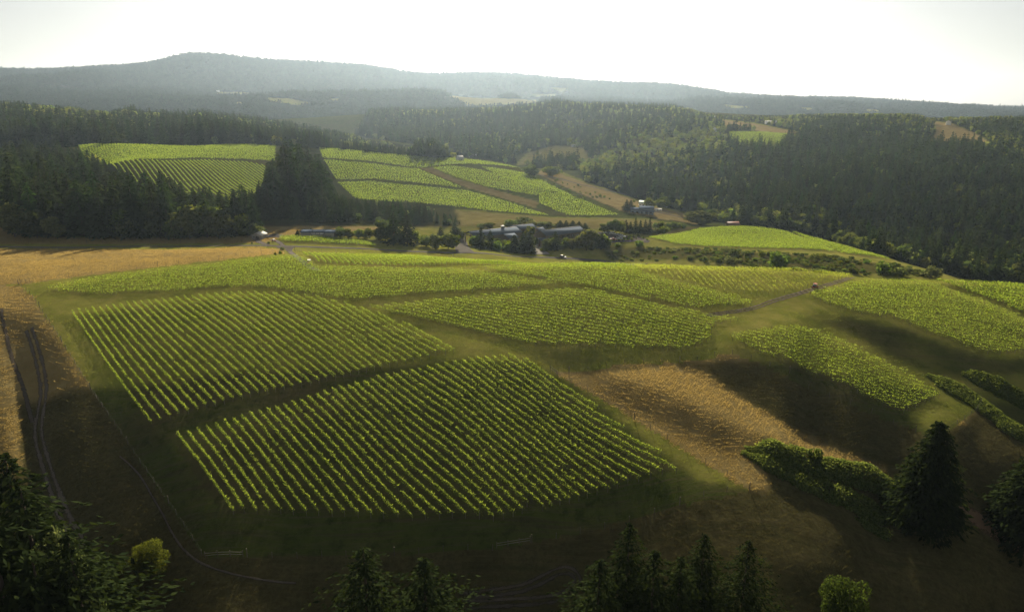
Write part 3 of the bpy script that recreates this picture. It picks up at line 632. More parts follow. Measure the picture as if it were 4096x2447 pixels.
for nm, b in BLOCKS.items():
    d, n, rows = rows_of(b); tot_rows += len(rows); young = b.get('young')
    mat = M['vine_young'] if young else M['vine']
    stuff = []; smi = []
    for row in rows:
        P = row_points(b, d, n, row, 1.6 if young else 1.5)
        if nm in VINE_LABEL:
            L, sz, ns = LOD[nm]
            P = P[rng.random(len(P)) < (0.9 if young else 0.985)]
            if len(P) < 2: continue
            V, Fq, MI = vine_leaves(P, d, L, sz, hgt=1.7 if young else 1.95, base=0.7, wid=0.24 if young else 0.30, nsh=ns)
        else:
            far = b['y'][0] > 600
            st = 2 if far else 1
            Pq = P[::st]
            V, Fq, MI = vine_leaves(Pq, d, 7 if far else 13, 0.5 if far else 0.30, wid=0.42 if nm in ('hill_left', 'hump_edge') else 0.75, nsh=3 if far else 6, ssc=2.2 if far else 1.4)
            ntri += 2*len(Fq); stuff.append((V, Fq)); smi.append(MI); continue
        ntri += 2*len(Fq)
        if n_single >= MAXROWS:
            left_over.append((V, Fq)); left_mi.append(MI); continue
        n_single += 1
        lab, grp = VINE_LABEL[nm]; o0 = P[0]
        if row is rows[0] or row is rows[-1]:
            pm = P[len(P)//2]; um = [project(*row_points(b, d, n, r_, 1.5)[0])[0] for r_ in (rows[0], rows[-1])]
            if nm in ('near_left', 'near_front'): lab = ('leftmost ' if (row is rows[0]) == (um[0] < um[1]) else 'rightmost ')+lab
        r = thing('grapevine_row', lab, 'vine row', tuple(o0), 0, grp)
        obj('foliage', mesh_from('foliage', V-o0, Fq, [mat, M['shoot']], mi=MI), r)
        for e in (0, -1):
            q = P[e]-o0+np.array([d[0], d[1], 0])*(0.9 if e else -0.9)
            obj('end_post', END_POST, r, loc=(q[0], q[1], float(ground(P[e][0]+d[0]*(0.9 if e else -0.9), P[e][1]+d[1]*(0.9 if e else -0.9)))-o0[2]))
    if stuff:
        V, Fq = join(stuff)
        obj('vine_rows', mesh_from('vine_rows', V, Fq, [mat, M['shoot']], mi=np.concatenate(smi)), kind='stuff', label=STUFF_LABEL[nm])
if left_over:
    V, Fq = join(left_over)
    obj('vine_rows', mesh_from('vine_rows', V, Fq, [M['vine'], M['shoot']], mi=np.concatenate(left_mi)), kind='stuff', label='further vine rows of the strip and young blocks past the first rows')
print('ROWS', tot_rows, 'single', n_single, 'tris', ntri)
# ---------------------------------------------------------------- trees
def tube(p0, p1, r0, r1, k=6):
    p0 = np.asarray(p0, float); p1 = np.asarray(p1, float); d = unit(p1-p0)
    s = unit(np.cross(d, [0.3, 0.9, 0.31])); t = np.cross(d, s); th = np.arange(k)*2*math.pi/k
    ring = np.cos(th)[:, None]*s+np.sin(th)[:, None]*t
    V = np.concatenate([p0+ring*r0, p1+ring*r1]); i = np.arange(k); j = (i+1) % k
    return V, np.stack([i, j, j+k, i+k], 1)
def fir_crown(h, r, levels, per, sprays, leaf, shape=0.85, base=0.06, ragged=0.2):
    """whorls of drooping boughs carrying flat sprays"""
    C, T, S, W, NN = [], [], [], [], []
    for i in range(levels):
        t = (i+rng.random()*0.7)/levels; z = h*(base+(1-base)*t)
        R = r*(1-t)**shape*(1-0.25*max(0, 0.16-t)/0.16)+0.02*h*(1-t)
        k = max(3, int(per*(0.45+0.75*(1-t)))); a0 = rng.random()*6.28
        for b in range(k):
            a = a0+b*6.283/k+rng.normal()*0.22; L = R*(1+ragged*rng.normal()); L = max(L, 0.12*r*(1-t)+0.05)
            dx, dy = math.cos(a), math.sin(a); m = max(2, int(round(sprays*(0.35+0.65*L/r))))
            f = (np.arange(m)+rng.random(m))/m; f = 0.12+0.9*f
            droop = 0.30*L*f**1.6-0.10*L*f
            side = rng.normal(size=m)*0.20*L*(0.35+0.65*(1-f))+rng.normal(size=m)*leaf*0.35
            C.append(np.stack([dx*L*f-dy*side, dy*L*f+dx*side, z-droop+rng.normal(size=m)*leaf*0.25], 1))
            d = np.stack([np.full(m, dx), np.full(m, dy), -0.25-0.35*f], 1)+rng.normal(size=(m, 3))*0.35
            T.append(d); S.append(leaf*(0.65+0.6*rng.random(m))*(0.75+0.5*(1-t)))
    C = np.concatenate(C); T = unit(np.concatenate(T)); S = np.concatenate(S)[:, None]
    U = np.array([0, 0, 1.0])+rng.normal(size=C.shape)*0.55; B = unit(np.cross(T, U)); N = np.cross(B, T)
    V = np.stack([C-T*S*0.9, C+B*S*0.42-N*S*0.12, C+T*S*1.1-N*S*0.1, C-B*S*0.42-N*S*0.12], 1).reshape(-1, 3)
    return V, np.arange(len(V)).reshape(-1, 4)
def broad_crown(h, r, n, leaf, lobes=11, low=0.22, flat=1.0):
    """leaf sprays on the shells of many overlapping lobes"""
    Cs = []
    k = lobes; zc = h*(low+(1-low)/2); zr = h*(1-low)/2
    th = rng.random(k)*6.283; ph = np.arccos(1-2*(np.arange(k)+0.5)/k); rad = 0.62+0.2*rng.random(k)
    LC = np.stack([np.cos(th)*np.sin(ph)*r*rad, np.sin(th)*np.sin(ph)*r*rad, zc+np.cos(ph)*zr*rad*flat], 1)
    LR = r*(0.34+0.22*rng.random(k)); LC = np.concatenate([LC, [[0, 0, zc]]]); LR = np.append(LR, r*0.6)
    i = rng.choice(k+1, n, p=LR**2/(LR**2).sum()); D = unit(rng.normal(size=(n, 3))); q = LR[i]*(0.72+0.36*rng.random(n))
    C = LC[i]+D*q[:, None]*np.array([1, 1, 0.85]); C[:, 2] = np.maximum(C[:, 2], h*0.05)
    return leaf_quads(C, leaf*(0.6+0.8*rng.random(n)), nrm=D)
def fir_trunk(h, r0):
    return tube((0, 0, -0.6), (0, 0, h*0.55), r0, r0*0.5) , tube((0, 0, h*0.55), (0, 0, h*0.985), r0*0.5, 0.03)
def broad_trunk(h, r0, r):
    parts = [tube((0, 0, -0.5), (0.1, 0, h*0.4), r0, r0*0.65)]
    for k in range(5):
        a = k*1.26+rng.random(); parts.append(tube((0.1, 0, h*(0.22+0.05*k)), (math.cos(a)*r*0.6, math.sin(a)*r*0.6, h*(0.55+0.07*k)), r0*0.4, r0*0.1, 5))
    return parts
PROTO = {}
def add_proto(key, crown, trunk, mat, nm):
    cm = mesh_from('crown', crown[0], crown[1], [mat]); tm = mesh_from('trunk', *join(list(trunk)), [M['bark']], smooth=True)
    PROTO[key] = (cm, tm, nm, float(np.percentile(np.abs(crown[0][:, 0]), 98)))
H0 = 10.0   # prototypes are 10 m tall and scaled
for k in range(4): add_proto('fir_hi%d' % k, fir_crown(H0, 3.2+0.3*k, 34, 12, 22, 0.19, 0.72-0.06*(k % 2), 0.04, 0.34), fir_trunk(H0, 0.16), M['fir_shaded'], 'fir_tree')
add_proto('fir_dense', fir_crown(H0, 3.3, 46, 16, 26, 0.24, 0.55, 0.03, 0.16), fir_trunk(H0, 0.2), M['fir_shaded'], 'fir_tree')
for k in range(6): add_proto('fir_mid%d' % k, fir_crown(H0, 1.75+0.18*k, 24, 9, 7, 0.42, 0.8, 0.08, 0.24), fir_trunk(H0, 0.13), M['fir'], 'fir_tree')
for k in range(4): add_proto('fir_low%d' % k, fir_crown(H0, 1.65+0.2*k, 13, 6, 4, 0.75, 0.8, 0.05, 0.22), fir_trunk(H0, 0.13), M['fir'], 'fir_tree')
for k in range(2): add_proto('broad_hi%d' % k, broad_crown(H0, 4.2, 11000, 0.15, 19, 0.08), broad_trunk(H0, 0.2, 4), M['pale_leaf' if k else 'gold_leaf'], 'broadleaf_tree')
add_proto('broad_hi2', broad_crown(H0, 4.2, 9000, 0.17, 17, 0.05), broad_trunk(H0, 0.2, 4), M['broad_dark'], 'broadleaf_tree')
for k in range(5): add_proto('broad_mid%d' % k, broad_crown(H0, 3.6+0.35*k, 1500, 0.50, 12+k, 0.12), broad_trunk(H0, 0.2, 3.6), M['broad'], 'broadleaf_tree')
for k in range(2): add_proto('pale_mid%d' % k, broad_crown(H0, 3.4+0.3*k, 1300, 0.48, 12, 0.10), broad_trunk(H0, 0.18, 3.4), M['pale_leaf'], 'broadleaf_tree')
for k in range(4): add_proto('broad_low%d' % k, broad_crown(H0, 3.9+0.4*k, 330, 1.0, 9, 0.08), broad_trunk(H0, 0.2, 3.9), M['broad'], 'broadleaf_tree')
for k in range(3): add_proto('bright_low%d' % k, broad_crown(H0, 4.6+0.5*k, 360, 0.95, 9, 0.04), broad_trunk(H0, 0.2, 4), M['sunlit_leaf'], 'broadleaf_tree')
for k in range(3): add_proto('bush%d' % k, broad_crown(H0, 6.0+0.8*k, 520, 1.0, 9, 0.0), [tube((0, 0, -0.5), (0, 0, 4), 0.3, 0.15)], M['broad'], 'bush')
add_proto('bush_dry0', broad_crown(H0, 6.5, 520, 0.9, 9, 0.0), [tube((0, 0, -0.5), (0, 0, 4), 0.3, 0.15)], M['pale_leaf'], 'bush')
_first = {}
NTREE = {'fir_tree': 0, 'broadleaf_tree': 0, 'bush': 0}
def plant(key, p, h, w=1.0, label='', group=None, rz=None, sink=0.3):
    cm, tm, nm, _ = PROTO[key]; s = h/H0; rz = rng.random()*6.28 if rz is None else rz
    loc = (float(p[0]), float(p[1]), float(p[2])-sink); sc = (s*w, s*w, s); NTREE[nm] += 1
    if key not in _first:
        t = thing(nm, label, 'bush' if nm == 'bush' else 'tree', loc, rz, group, sc)
        obj('crown', cm, t); obj('stem' if nm == 'bush' else 'trunk', tm, t); _first[key] = t; return t
    t = copy_thing(_first[key], loc, rz, sc, label)
    if group: t['group'] = group
    elif 'group' in t: del t['group']
    return t
def at(u, v, ymin=88, ymax=8900): return lift(u, v, ymin, ymax)[0]
def tree_px(key, u, v_top, v_base, label, w=None, group=None, width=None, ymin=88, ymax=2500):
    """tree standing where the photograph shows its foot; height from the pixel span"""
    p = at(u, v_base, ymin, ymax); d = p[1]*CP-(p[2]-CAMZ)*SP
    # height so that the top projects to v_top
    h = float((CAMZ-tan_v(v_top)*p[1])-p[2]); h = max(h, 1.0)
    if width is not None:
        r0 = PROTO[key][3]; w = (width*d/FPX/2)/(r0*h/H0)
    return plant(key, p, h, w or 1.0, label, group)
def tree_y(key, u, v_top, y, label, width=None, w=1.0, group=None):
    """tree whose foot is hidden or below the frame: top pixel and forward distance"""
    a = float(a_uv(u, v_top)); x = a*y; g = float(ground(x, y)); h = CAMZ-float(tan_v(v_top))*y-g
    if width is not None:
        d = y*CP+float(tan_v(v_top))*y*SP
        r0 = PROTO[key][3]; w = (width*d/FPX/2)/(r0*h/H0)
    return plant(key, (x, y, g), h, w, label, group)

# --- foreground trees
tree_y('fir_hi0', 11, 1800, 128, 'tall dark fir at the left edge, above the pale-leaved tree', w=1.15)
tree_y('fir_hi1', 75, 1935, 121, 'dark fir with drooping boughs between the left-edge fir and the pale-leaved tree', w=1.05)
tree_y('broad_hi1', 190, 2095, 121, 'broadleaf tree with pale green leaves among the bottom left firs', width=230)
tree_y('fir_hi2', 262, 2120, 116, 'broad fir at the bottom left, beside the two-rut dirt track', w=1.15)
tree_y('fir_hi1', 120, 2200, 112, 'dark fir in front of the pale-leaved tree at the bottom left', w=1.2)
tree_y('fir_hi3', -60, 2060, 112, 'dark fir in the extreme bottom left corner of the photo', w=1.2)
tree_y('broad_hi1', 360, 2380, 116, 'low pale shrubby tree at the foot of the broad bottom left fir', width=150)
tree_px('broad_hi0', 612, 2160, 2292, 'lone round yellow-green tree standing in the dark lower left field', width=128)
tree_y('fir_hi1', 1452, 2185, 118, 'left one of the two firs at the bottom edge near the middle', w=1.25)
tree_y('fir_hi2', 1695, 2222, 116, 'right one of the two firs at the bottom edge near the middle', w=1.3)
FG = 'firs clustered at the bottom right of the middle'
tree_y('fir_hi0', 2520, 2080, 120, 'tallest fir of the cluster at the bottom edge, left of the round bush', w=0.85)
tree_y('fir_hi3', 2400, 2235, 116, 'lighter broad fir at the left end of the bottom edge cluster', w=1.15)
tree_y('fir_hi2', 2622, 2192, 115, 'dark fir just right of the tallest fir in the bottom edge cluster', w=1.1)
tree_y('fir_hi1', 2726, 2222, 114, 'short fir in the middle of the bottom edge cluster', w=1.0)
tree_y('fir_hi0', 2823, 2128, 119, 'second tallest fir of the bottom edge cluster, right of its middle', w=1.0)
tree_y('fir_hi3', 2997, 2158, 117, 'fir at the right end of the bottom edge cluster', w=1.0)
tree_px('fir_dense', 3690, 1680, 2085, 'big lone dark fir at the end of the bramble thicket', width=240)
tree_px('fir_dense', 4085, 1800, 2145, 'dark fir cut by the right edge beside the brown ploughed strip', w=1.25)
tree_y('broad_hi2', 3407, 2300, 122, 'round bushy tree at the bottom edge right of the fir cluster', width=190)
tree_px('bush0', 3255, 1790, 1868, 'yellowish round shrub rising out of the bramble thicket', width=60)

# --- trees round the winery and the car park (foot and top read off the photograph)
WG = 'trees around the winery'
for kd, u, vt, vb, wd, lab in [
 ('fir_mid0', 1924, 910, 996, 38, 'pointed conifer before the left third of the long winery roof'),
 ('fir_mid1', 1961, 919, 997, 36, 'pointed conifer before the middle of the long winery roof'),
 ('fir_mid3', 2058, 936, 1008, 50, 'broad conifer in front of the catslide wing of the winery'),
 ('fir_mid2', 2092, 926, 1012, 46, 'left one of the two tall conifers before the gap between the winery buildings'),
 ('fir_mid3', 2116, 922, 1012, 44, 'right one of the two tall conifers before the gap between the winery buildings'),
 ('broad_mid0', 2118, 903, 985, 28, 'slim tree rising in front of the small rear winery roof'),
 ('broad_mid1', 1900, 941, 990, 34, 'bright bushy tree beside the open porch of the winery'),
 ('pale_mid0', 1992, 953, 998, 28, 'small pale tree between the winery conifers by the road'),
 ('broad_mid2', 1793, 937, 995, 62, 'round dense tree by the road left of the winery forecourt'),
 ('pale_mid1', 1742, 934, 996, 44, 'airy pale tree left of the round dense tree by the road'),
 ('broad_mid3', 1706, 943, 987, 40, 'small rounded tree left of the airy pale tree by the road'),
 ('fir_mid4', 1819, 885, 957, 44, 'conifer behind the winery forecourt, left of the porch'),
 ('pale_mid0', 1838, 911, 957, 34, 'pale shrubby tree right of the conifer behind the forecourt'),
 ('broad_mid0', 2191, 928, 966, 36, 'round dark tree at the left end of the right winery building'),
 ('fir_mid5', 2220, 923, 1000, 46, 'conifer before the left half of the right winery building'),
 ('broad_mid4', 2243, 927, 958, 26, 'tree against the eave of the right winery building, right of the conifer'),
 ('broad_mid1', 2259, 949, 994, 32, 'bushy tree on the bank below the right winery building'),
 ('pale_mid1', 2278, 925, 958, 28, 'light crowned tree before the middle of the right winery building'),
 ('broad_mid2', 2288, 956, 1000, 26, 'yellowish narrow tree on the bank above the black car'),
 ('broad_mid3', 2318, 945, 995, 36, 'broad tree on the bank before the right end of the winery'),
 ('broad_mid0', 2346, 915, 1002, 46, 'tall full tree at the right corner of the right winery building'),
 ('broad_mid1', 2376, 928, 992, 38, 'tall tree between the winery corner and the car park'),
 ('pale_mid0', 2367, 969, 1002, 20, 'small light tree low on the bank left of the car park'),
 ('fir_mid0', 2405, 932, 992, 38, 'dark conifer at the left side of the car park'),
 ('broad_mid4', 2428, 954, 990, 28, 'dark tree at the near left corner of the car park'),
 ('pale_mid1', 2192, 954, 1003, 34, 'pale leafy tree at the corner of the concrete driveway'),
 ('bush0', 2157, 951, 978, 32, 'clipped rounded hedge by the concrete driveway'),
 ('bush1', 2176, 990, 1006, 26, 'low shrub mound at the bend of the concrete driveway'),
 ('broad_mid0', 1953, 890, 914, 32, 'yellow-green tree behind the left part of the long winery roof'),
 ('broad_mid2', 1925, 895, 915, 26, 'small tree behind the winery roof left of the yellow-green one'),
 ('broad_mid3', 2041, 879, 908, 40, 'rounded tree behind the roof vent of the winery'),
 ('broad_mid4', 2092, 868, 902, 62, 'large rounded tree behind the rear winery roof'),
 ('broad_mid1', 2130, 880, 912, 44, 'tree behind the rear winery roof to its right'),
 ('broad_mid0', 2165, 886, 916, 40, 'tree behind the gap between the two winery buildings'),
 ('broad_mid2', 2200, 888, 916, 34, 'tree behind the left part of the right winery roof'),
 ('fir_mid1', 2240, 880, 916, 34, 'first conifer of the dark hedge row behind the right winery roof'),
 ('fir_mid2', 2264, 879, 916, 32, 'second conifer of the dark hedge row behind the right winery roof'),
 ('fir_mid3', 2290, 880, 917, 34, 'third conifer of the dark hedge row behind the right winery roof'),
 ('fir_mid4', 2316, 883, 918, 34, 'fourth conifer of the dark hedge row behind the right winery roof'),
 ('fir_mid5', 2340, 890, 922, 32, 'last conifer of the dark hedge row behind the right winery roof'),
 ('fir_mid0', 1191, 919, 943, 18, 'left one of three small conifers behind the long low shed'),
 ('fir_mid1', 1219, 914, 936, 22, 'middle one of three small conifers behind the long low shed'),
 ('fir_mid2', 1245, 911, 934, 22, 'right one of three small conifers behind the long low shed'),
 ('broad_mid3', 1362, 910, 952, 40, 'dark rounded tree at the right end of the long low shed'),
 ('broad_mid1', 1396, 911, 953, 40, 'second rounded tree right of the long low shed'),
 ('broad_mid2', 1434, 918, 953, 36, 'third rounded tree right of the long low shed'),
 ('broad_mid4', 1470, 912, 956, 36, 'rounded tree left of the big dark conifers by the lawn'),
 ('broad_mid0', 1541, 878, 962, 56, 'tall yellow-green tree left of the big dark conifers by the lawn'),
 ('fir_mid3', 1578, 838, 976, 64, 'left one of the pair of big dark conifers by the lawn'),
 ('fir_mid4', 1630, 846, 978, 66, 'right one of the pair of big dark conifers by the lawn'),
 ('broad_mid3', 1512, 915, 960, 44, 'low dark tree under the tall yellow-green tree by the lawn'),
 ('broad_mid1', 1664, 920, 972, 36, 'bushy tree right of the pair of big dark conifers'),
 ('fir_mid5', 1762, 905, 950, 28, 'narrow conifer behind the airy pale tree near the forecourt'),
 ('broad_mid2', 1026, 895, 946, 44, 'light rounded tree at the end of the grove behind the grey barn'),
 ('broad_mid2', 2625, 913, 938, 30, 'left one of two round bushes above the hump vineyard'),
 ('broad_mid3', 2656, 906, 938, 31, 'right one of two round bushes above the hump vineyard'),
 ('fir_mid2', 2506, 797, 842, 28, 'left dark conifer of the pair left of the blue roofed house'),
 ('fir_mid3', 2522, 798, 842, 28, 'right dark conifer of the pair left of the blue roofed house'),
 ('broad_mid4', 2597, 792, 834, 36, 'light tree behind the blue roofed house'),
 ('broad_mid0', 2636, 798, 836, 30, 'tree in front of the right green roofed house'),
 ('broad_mid1', 2656, 784, 834, 30, 'taller tree behind the right green roofed house'),
 ('broad_mid2', 2794, 845, 899, 92, 'spreading lone oak at the edge of the pale field'),
 ('broad_mid3', 2122, 662, 705, 46, 'round tree beside the white trailer across the valley'),
 ('broad_mid1', 2210, 664, 707, 56, 'dark broad oak right of the white trailer across the valley'),
 ('fir_mid1', 2228, 612, 664, 30, 'pointed fir in the clearing across the valley')]:
    tree_px(kd, u, vt, vb, lab, width=wd*1.3, ymin=395)
for k in range(46):
    if k < 24: u = 1892+rng.random()*225; v = 985+(u-1892)*0.075+rng.random()*12
    else: u = 2188+rng.random()*240; v = 985+rng.random()*14-(max(0, u-2380)*0.1)
    plant(['bush0', 'bush1', 'broad_mid2', 'bush2'][k % 4], at(u, v, 395), 3.5+4.5*rng.random(), 0.75 if k % 4 != 2 else 1.1, 'leafy shrub under the trees between the road and the winery', 'shrubs between the road and the winery')
for k, (u, vt, vb) in enumerate([(2503, 878, 930), (2521, 884, 934), (2541, 866, 934), (2560, 878, 934), (2580, 876, 934), (2598, 868, 934)]):
    tree_px('fir_mid%d' % k, u, vt, vb, 'dark conifer in the group behind the car park', width=30, group='conifers behind the car park', ymin=480)
for k, (u, vt, vb, w_) in enumerate([(2415, 893, 930, 36), (2438, 884, 930, 40), (2462, 880, 932, 40), (2484, 884, 932, 36), (2625, 890, 916, 34), (2645, 884, 918, 34), (2668, 890, 916, 30), (2690, 888, 914, 30), (2712, 890, 912, 28), (2735, 896, 914, 24)]):
    tree_px('broad_mid%d' % (k % 5), u, vt, vb, 'rounded tree in the belt behind the car park and pale field edge', width=w_, group='rounded trees of the belt behind the car park', ymin=480)
for k, (u, v, w_) in enumerate([(2555, 985, 50), (2632, 998, 22), (2686, 1003, 22), (2776, 1012, 26), (2805, 1013, 26), (2857, 1012, 22), (2882, 1018, 30), (2930, 1020, 52), (2988, 1022, 40), (3046, 1026, 50), (3078, 1022, 34), (3152, 1030, 34), (3207, 1026, 24), (3258, 1036, 34), (3297, 1036, 44), (3368, 1048, 40), (3390, 1052, 28), (3422, 1050, 30), (3470, 1054, 26), (3506, 1068, 26), (3117, 1068, 118), (2821, 1045, 44), (2866, 1048, 54), (2918, 1054, 52), (3014, 1074, 36), (3534, 1092, 90), (3592, 1104, 60), (3721, 1108, 76), (3412, 1092, 46), (2460, 1012, 26), (2468, 988, 34), (2530, 1012, 22), (2700, 1034, 28), (2760, 1040, 30), (2600, 1030, 26), (3640, 1090, 40), (3560, 1075, 34), (3320, 1075, 40), (3230, 1066, 34)]):
    p = at(u, v, 315); hh = w_*0.72*p[1]/FPX
    plant(['bush0', 'bush1', 'bush2', 'bush_dry0'][k % 4], p, hh*0.7*(0.7+0.6*rng.random()), 0.85+0.5*rng.random(), 'bush scattered in the dark gully below the hump vineyard', 'bushes in the gully')

# --- groves: individuals near the camera, one forest object beyond
def jitter_grid(y0, y1, a0, a1, sp):
    ys, xs = np.arange(y0, y1, sp), None; out = []
    for y in ys:
        x = np.arange(a0*y, a1*y, sp); out.append(np.stack([x, np.full(len(x), y)], 1))
    P = np.concatenate(out); P += (rng.random(P.shape)-0.5)*sp*0.9
    return P
def zone(poly, y0, y1, sp, clear=(), a0=-0.95, a1=0.95):
    P = jitter_grid(y0, y1, a0, a1, sp); z = ground(P[:, 0], P[:, 1]); u, v = project(P[:, 0], P[:, 1], z)
    ok = in_poly(u, v, F(poly))
    for c in clear: ok &= ~in_poly(u, v, F(c))
    return np.stack([P[:, 0], P[:, 1], z], 1)[ok]
# skylines of the groves as the photograph shows them: no crown stands above these
TOP_GROVE = [(-400, 535), (0, 535), (150, 547), (230, 558), (330, 585), (400, 620), (460, 655), (500, 668), (560, 690), (593, 672), (670, 685), (735, 714), (800, 745), (830, 735), (874, 731), (930, 750), (992, 714), (1043, 735), (1085, 640), (1100, 612), (1161, 536), (1229, 542), (1274, 585), (1297, 641), (1325, 697), (1360, 775), (1469, 798), (1570, 792), (1660, 804), (1706, 815), (1751, 850), (1790, 850), (1900, 880)]
TOP_CREST = [(-400, 430), (0, 435), (200, 425), (400, 445), (560, 450), (620, 425), (700, 455), (850, 472), (1000, 492), (1100, 505), (1290, 525), (1340, 565), (1440, 566), (1500, 572), (1640, 592), (1662, 556), (1740, 552), (1800, 602), (1860, 640)]
TOP_RIDGE = [(-400, 410), (0, 404), (100, 404), (170, 420), (316, 426), (395, 443), (450, 443), (520, 420), (575, 418), (693, 435), (800, 435), (845, 440), (947, 451), (1071, 466), (1155, 482), (1268, 505), (1375, 528), (1500, 560), (1800, 600)]
TOP_RIGHT = [(1000, 450), (1300, 437), (1420, 430), (1582, 424), (1800, 430), (2000, 425), (2145, 413), (2213, 388), (2320, 405), (2450, 408), (2600, 412), (2698, 416), (2790, 445), (2850, 462), (3000, 470), (3082, 470), (3200, 458), (3400, 456), (3540, 455), (3660, 454), (3730, 480), (3800, 468), (3900, 470), (4046, 462), (4600, 460)]
def capped(p, h, line, jit=14):
    u, v = project(p[0], p[1], p[2]); vt = np.interp(u, [q[0] for q in line], [q[1] for q in line])+jit*rng.random()**2*3-4
    return float(min(h, max(2.0, (CAMZ-tan_v(vt)*p[1])-p[2])))
# grove beside the left field
G1 = zone([(10, 545), (40, 520), (60, 480), (120, 470), (300, 520), (420, 548), (590, 555), (622, 572), (560, 579), (300, 579), (70, 574)], 425, 520, 8.5)
for p in G1:
    edge = rng.random()
    if edge < 0.80: plant('fir_mid%d' % rng.integers(6), p, capped(p, 26+14*rng.random(), TOP_GROVE), 0.95+0.35*rng.random(), 'tall dark fir in the dense grove beside the left dry field', 'firs of the grove beside the left field')
    else: plant('broad_mid%d' % rng.integers(5), p, 11+8*rng.random(), 0.9, 'broadleaf tree among the firs of the grove beside the left field', 'broadleaf trees of the left grove')
for u, vb, h in [(60, 948, 20), (150, 952, 18), (230, 955, 15), (520, 955, 13), (640, 952, 18), (700, 955, 12), (880, 952, 16), (760, 955, 20), (830, 950, 22)]:
    p = at(u, vb, 380); plant('broad_mid%d' % rng.integers(5), p, h, 1.15, 'leafy tree at the front edge of the grove beside the left field', 'leafy trees at the front of the left grove')
G2 = zone([(0, 350), (110, 360), (200, 385), (285, 400), (300, 432), (290, 470), (120, 500), (60, 520), (-300, 540), (-300, 330)], 470, 800, 15)
G3 = zone([(655, 420), (700, 400), (765, 400), (800, 420), (830, 460), (860, 480), (840, 520), (620, 520), (640, 480)], 500, 660, 10)
G4 = zone([(600, 500), (860, 486), (1000, 500), (1090, 506), (1120, 548), (900, 542), (800, 545), (620, 540)], 510, 660, 9)
G5 = zone([(300, 440), (500, 492), (660, 500), (620, 545), (420, 540), (300, 510)], 520, 640, 12)
def zone_plant(G, lab, grp, h0, h1, pb=0.06, jit=14):
    for p in G:
        if rng.random() > pb: plant('fir_mid%d' % rng.integers(6), p, capped(p, h0+(h1-h0)*rng.random(), TOP_GROVE, jit), 0.95+0.35*rng.random(), lab, grp)
        else: plant('broad_mid%d' % rng.integers(5), p, capped(p, 10+6*rng.random(), TOP_GROVE), 0.9, 'broadleaf tree standing among '+grp, 'broadleaf trees among '+grp)
zone_plant(G3, 'tall dark fir in the tower-like clump cutting across the hill vineyards', 'the firs of the clump across the hill vineyards', 34, 52, 0, 45)
n4 = max(0, 288-NTREE['fir_tree']); G4 = G4[np.argsort(G4[:, 1])]; G4b = G4[n4:]
zone_plant(G4[:n4], 'dark fir in the belt along the foot of the middle hill vineyards', 'the firs of the belt below the middle hill', 16, 25)
print('TREES', NTREE, len(G1), len(G2), len(G3), len(G4), len(G5))

# --- instanced masses (forest, far woods, grass)
def scatter(name, P, rot, scl, idx, protos, label):
    me = bpy.data.meshes.new(name); n = len(P); me.vertices.add(n); me.vertices.foreach_set('co', np.asarray(P, np.float32).ravel())
    a = me.attributes.new('turn', 'FLOAT_VECTOR', 'POINT'); a.data.foreach_set('vector', np.asarray(rot, np.float32).ravel())
    a = me.attributes.new('size', 'FLOAT_VECTOR', 'POINT'); a.data.foreach_set('vector', np.asarray(scl, np.float32).ravel())
    a = me.attributes.new('kind', 'INT', 'POINT'); a.data.foreach_set('value', np.asarray(idx, np.int32))
    o = obj(name, me, kind='stuff', label=label)
    ng = bpy.data.node_groups.new(name+'_spread', 'GeometryNodeTree')
    ng.interface.new_socket('Geometry', in_out='INPUT', socket_type='NodeSocketGeometry'); ng.interface.new_socket('Geometry', in_out='OUTPUT', socket_type='NodeSocketGeometry')
    N = ng.nodes; Lk = ng.links; gi = N.new('NodeGroupInput'); go = N.new('NodeGroupOutput')
    g2i = N.new('GeometryNodeGeometryToInstance')
    for pr in reversed(protos):
        oi = N.new('GeometryNodeObjectInfo'); oi.inputs['Object'].default_value = pr; Lk.new(oi.outputs['Geometry'], g2i.inputs[0])
    iop = N.new('GeometryNodeInstanceOnPoints'); iop.inputs['Pick Instance'].default_value = True
    def na(nm, ty):
        x = N.new('GeometryNodeInputNamedAttribute'); x.data_type = ty; x.inputs['Name'].default_value = nm; return x.outputs['Attribute']
    e2r = N.new('FunctionNodeEulerToRotation'); Lk.new(na('turn', 'FLOAT_VECTOR'), e2r.inputs[0])
    Lk.new(gi.outputs[0], iop.inputs['Points']); Lk.new(g2i.outputs[0], iop.inputs['Instance']); Lk.new(na('kind', 'INT'), iop.inputs['Instance Index'])
    Lk.new(e2r.outputs[0], iop.inputs['Rotation']); Lk.new(na('size', 'FLOAT_VECTOR'), iop.inputs['Scale']); Lk.new(iop.outputs[0], go.inputs[0])
    md = o.modifiers.new('spread', 'NODES'); md.node_group = ng
    return o
def source(key):
    """mesh object handed to the spread nodes; not part of the scene itself"""
    o = bpy.data.objects.new('spread_source', PROTO[key][0] if isinstance(key, str) else key); return o
def zrot(n): r = np.zeros((n, 3)); r[:, 2] = rng.random(n)*6.28; return r
SRC_MID = [source('fir_mid%d' % k) for k in range(6)]+[source('broad_mid%d' % k) for k in range(5)]+[source('bright_low%d' % k) for k in range(3)]
SRC_LOW = [source('fir_low%d' % k) for k in range(4)]+[source('broad_low%d' % k) for k in range(4)]+[source('bright_low%d' % k) for k in range(3)]
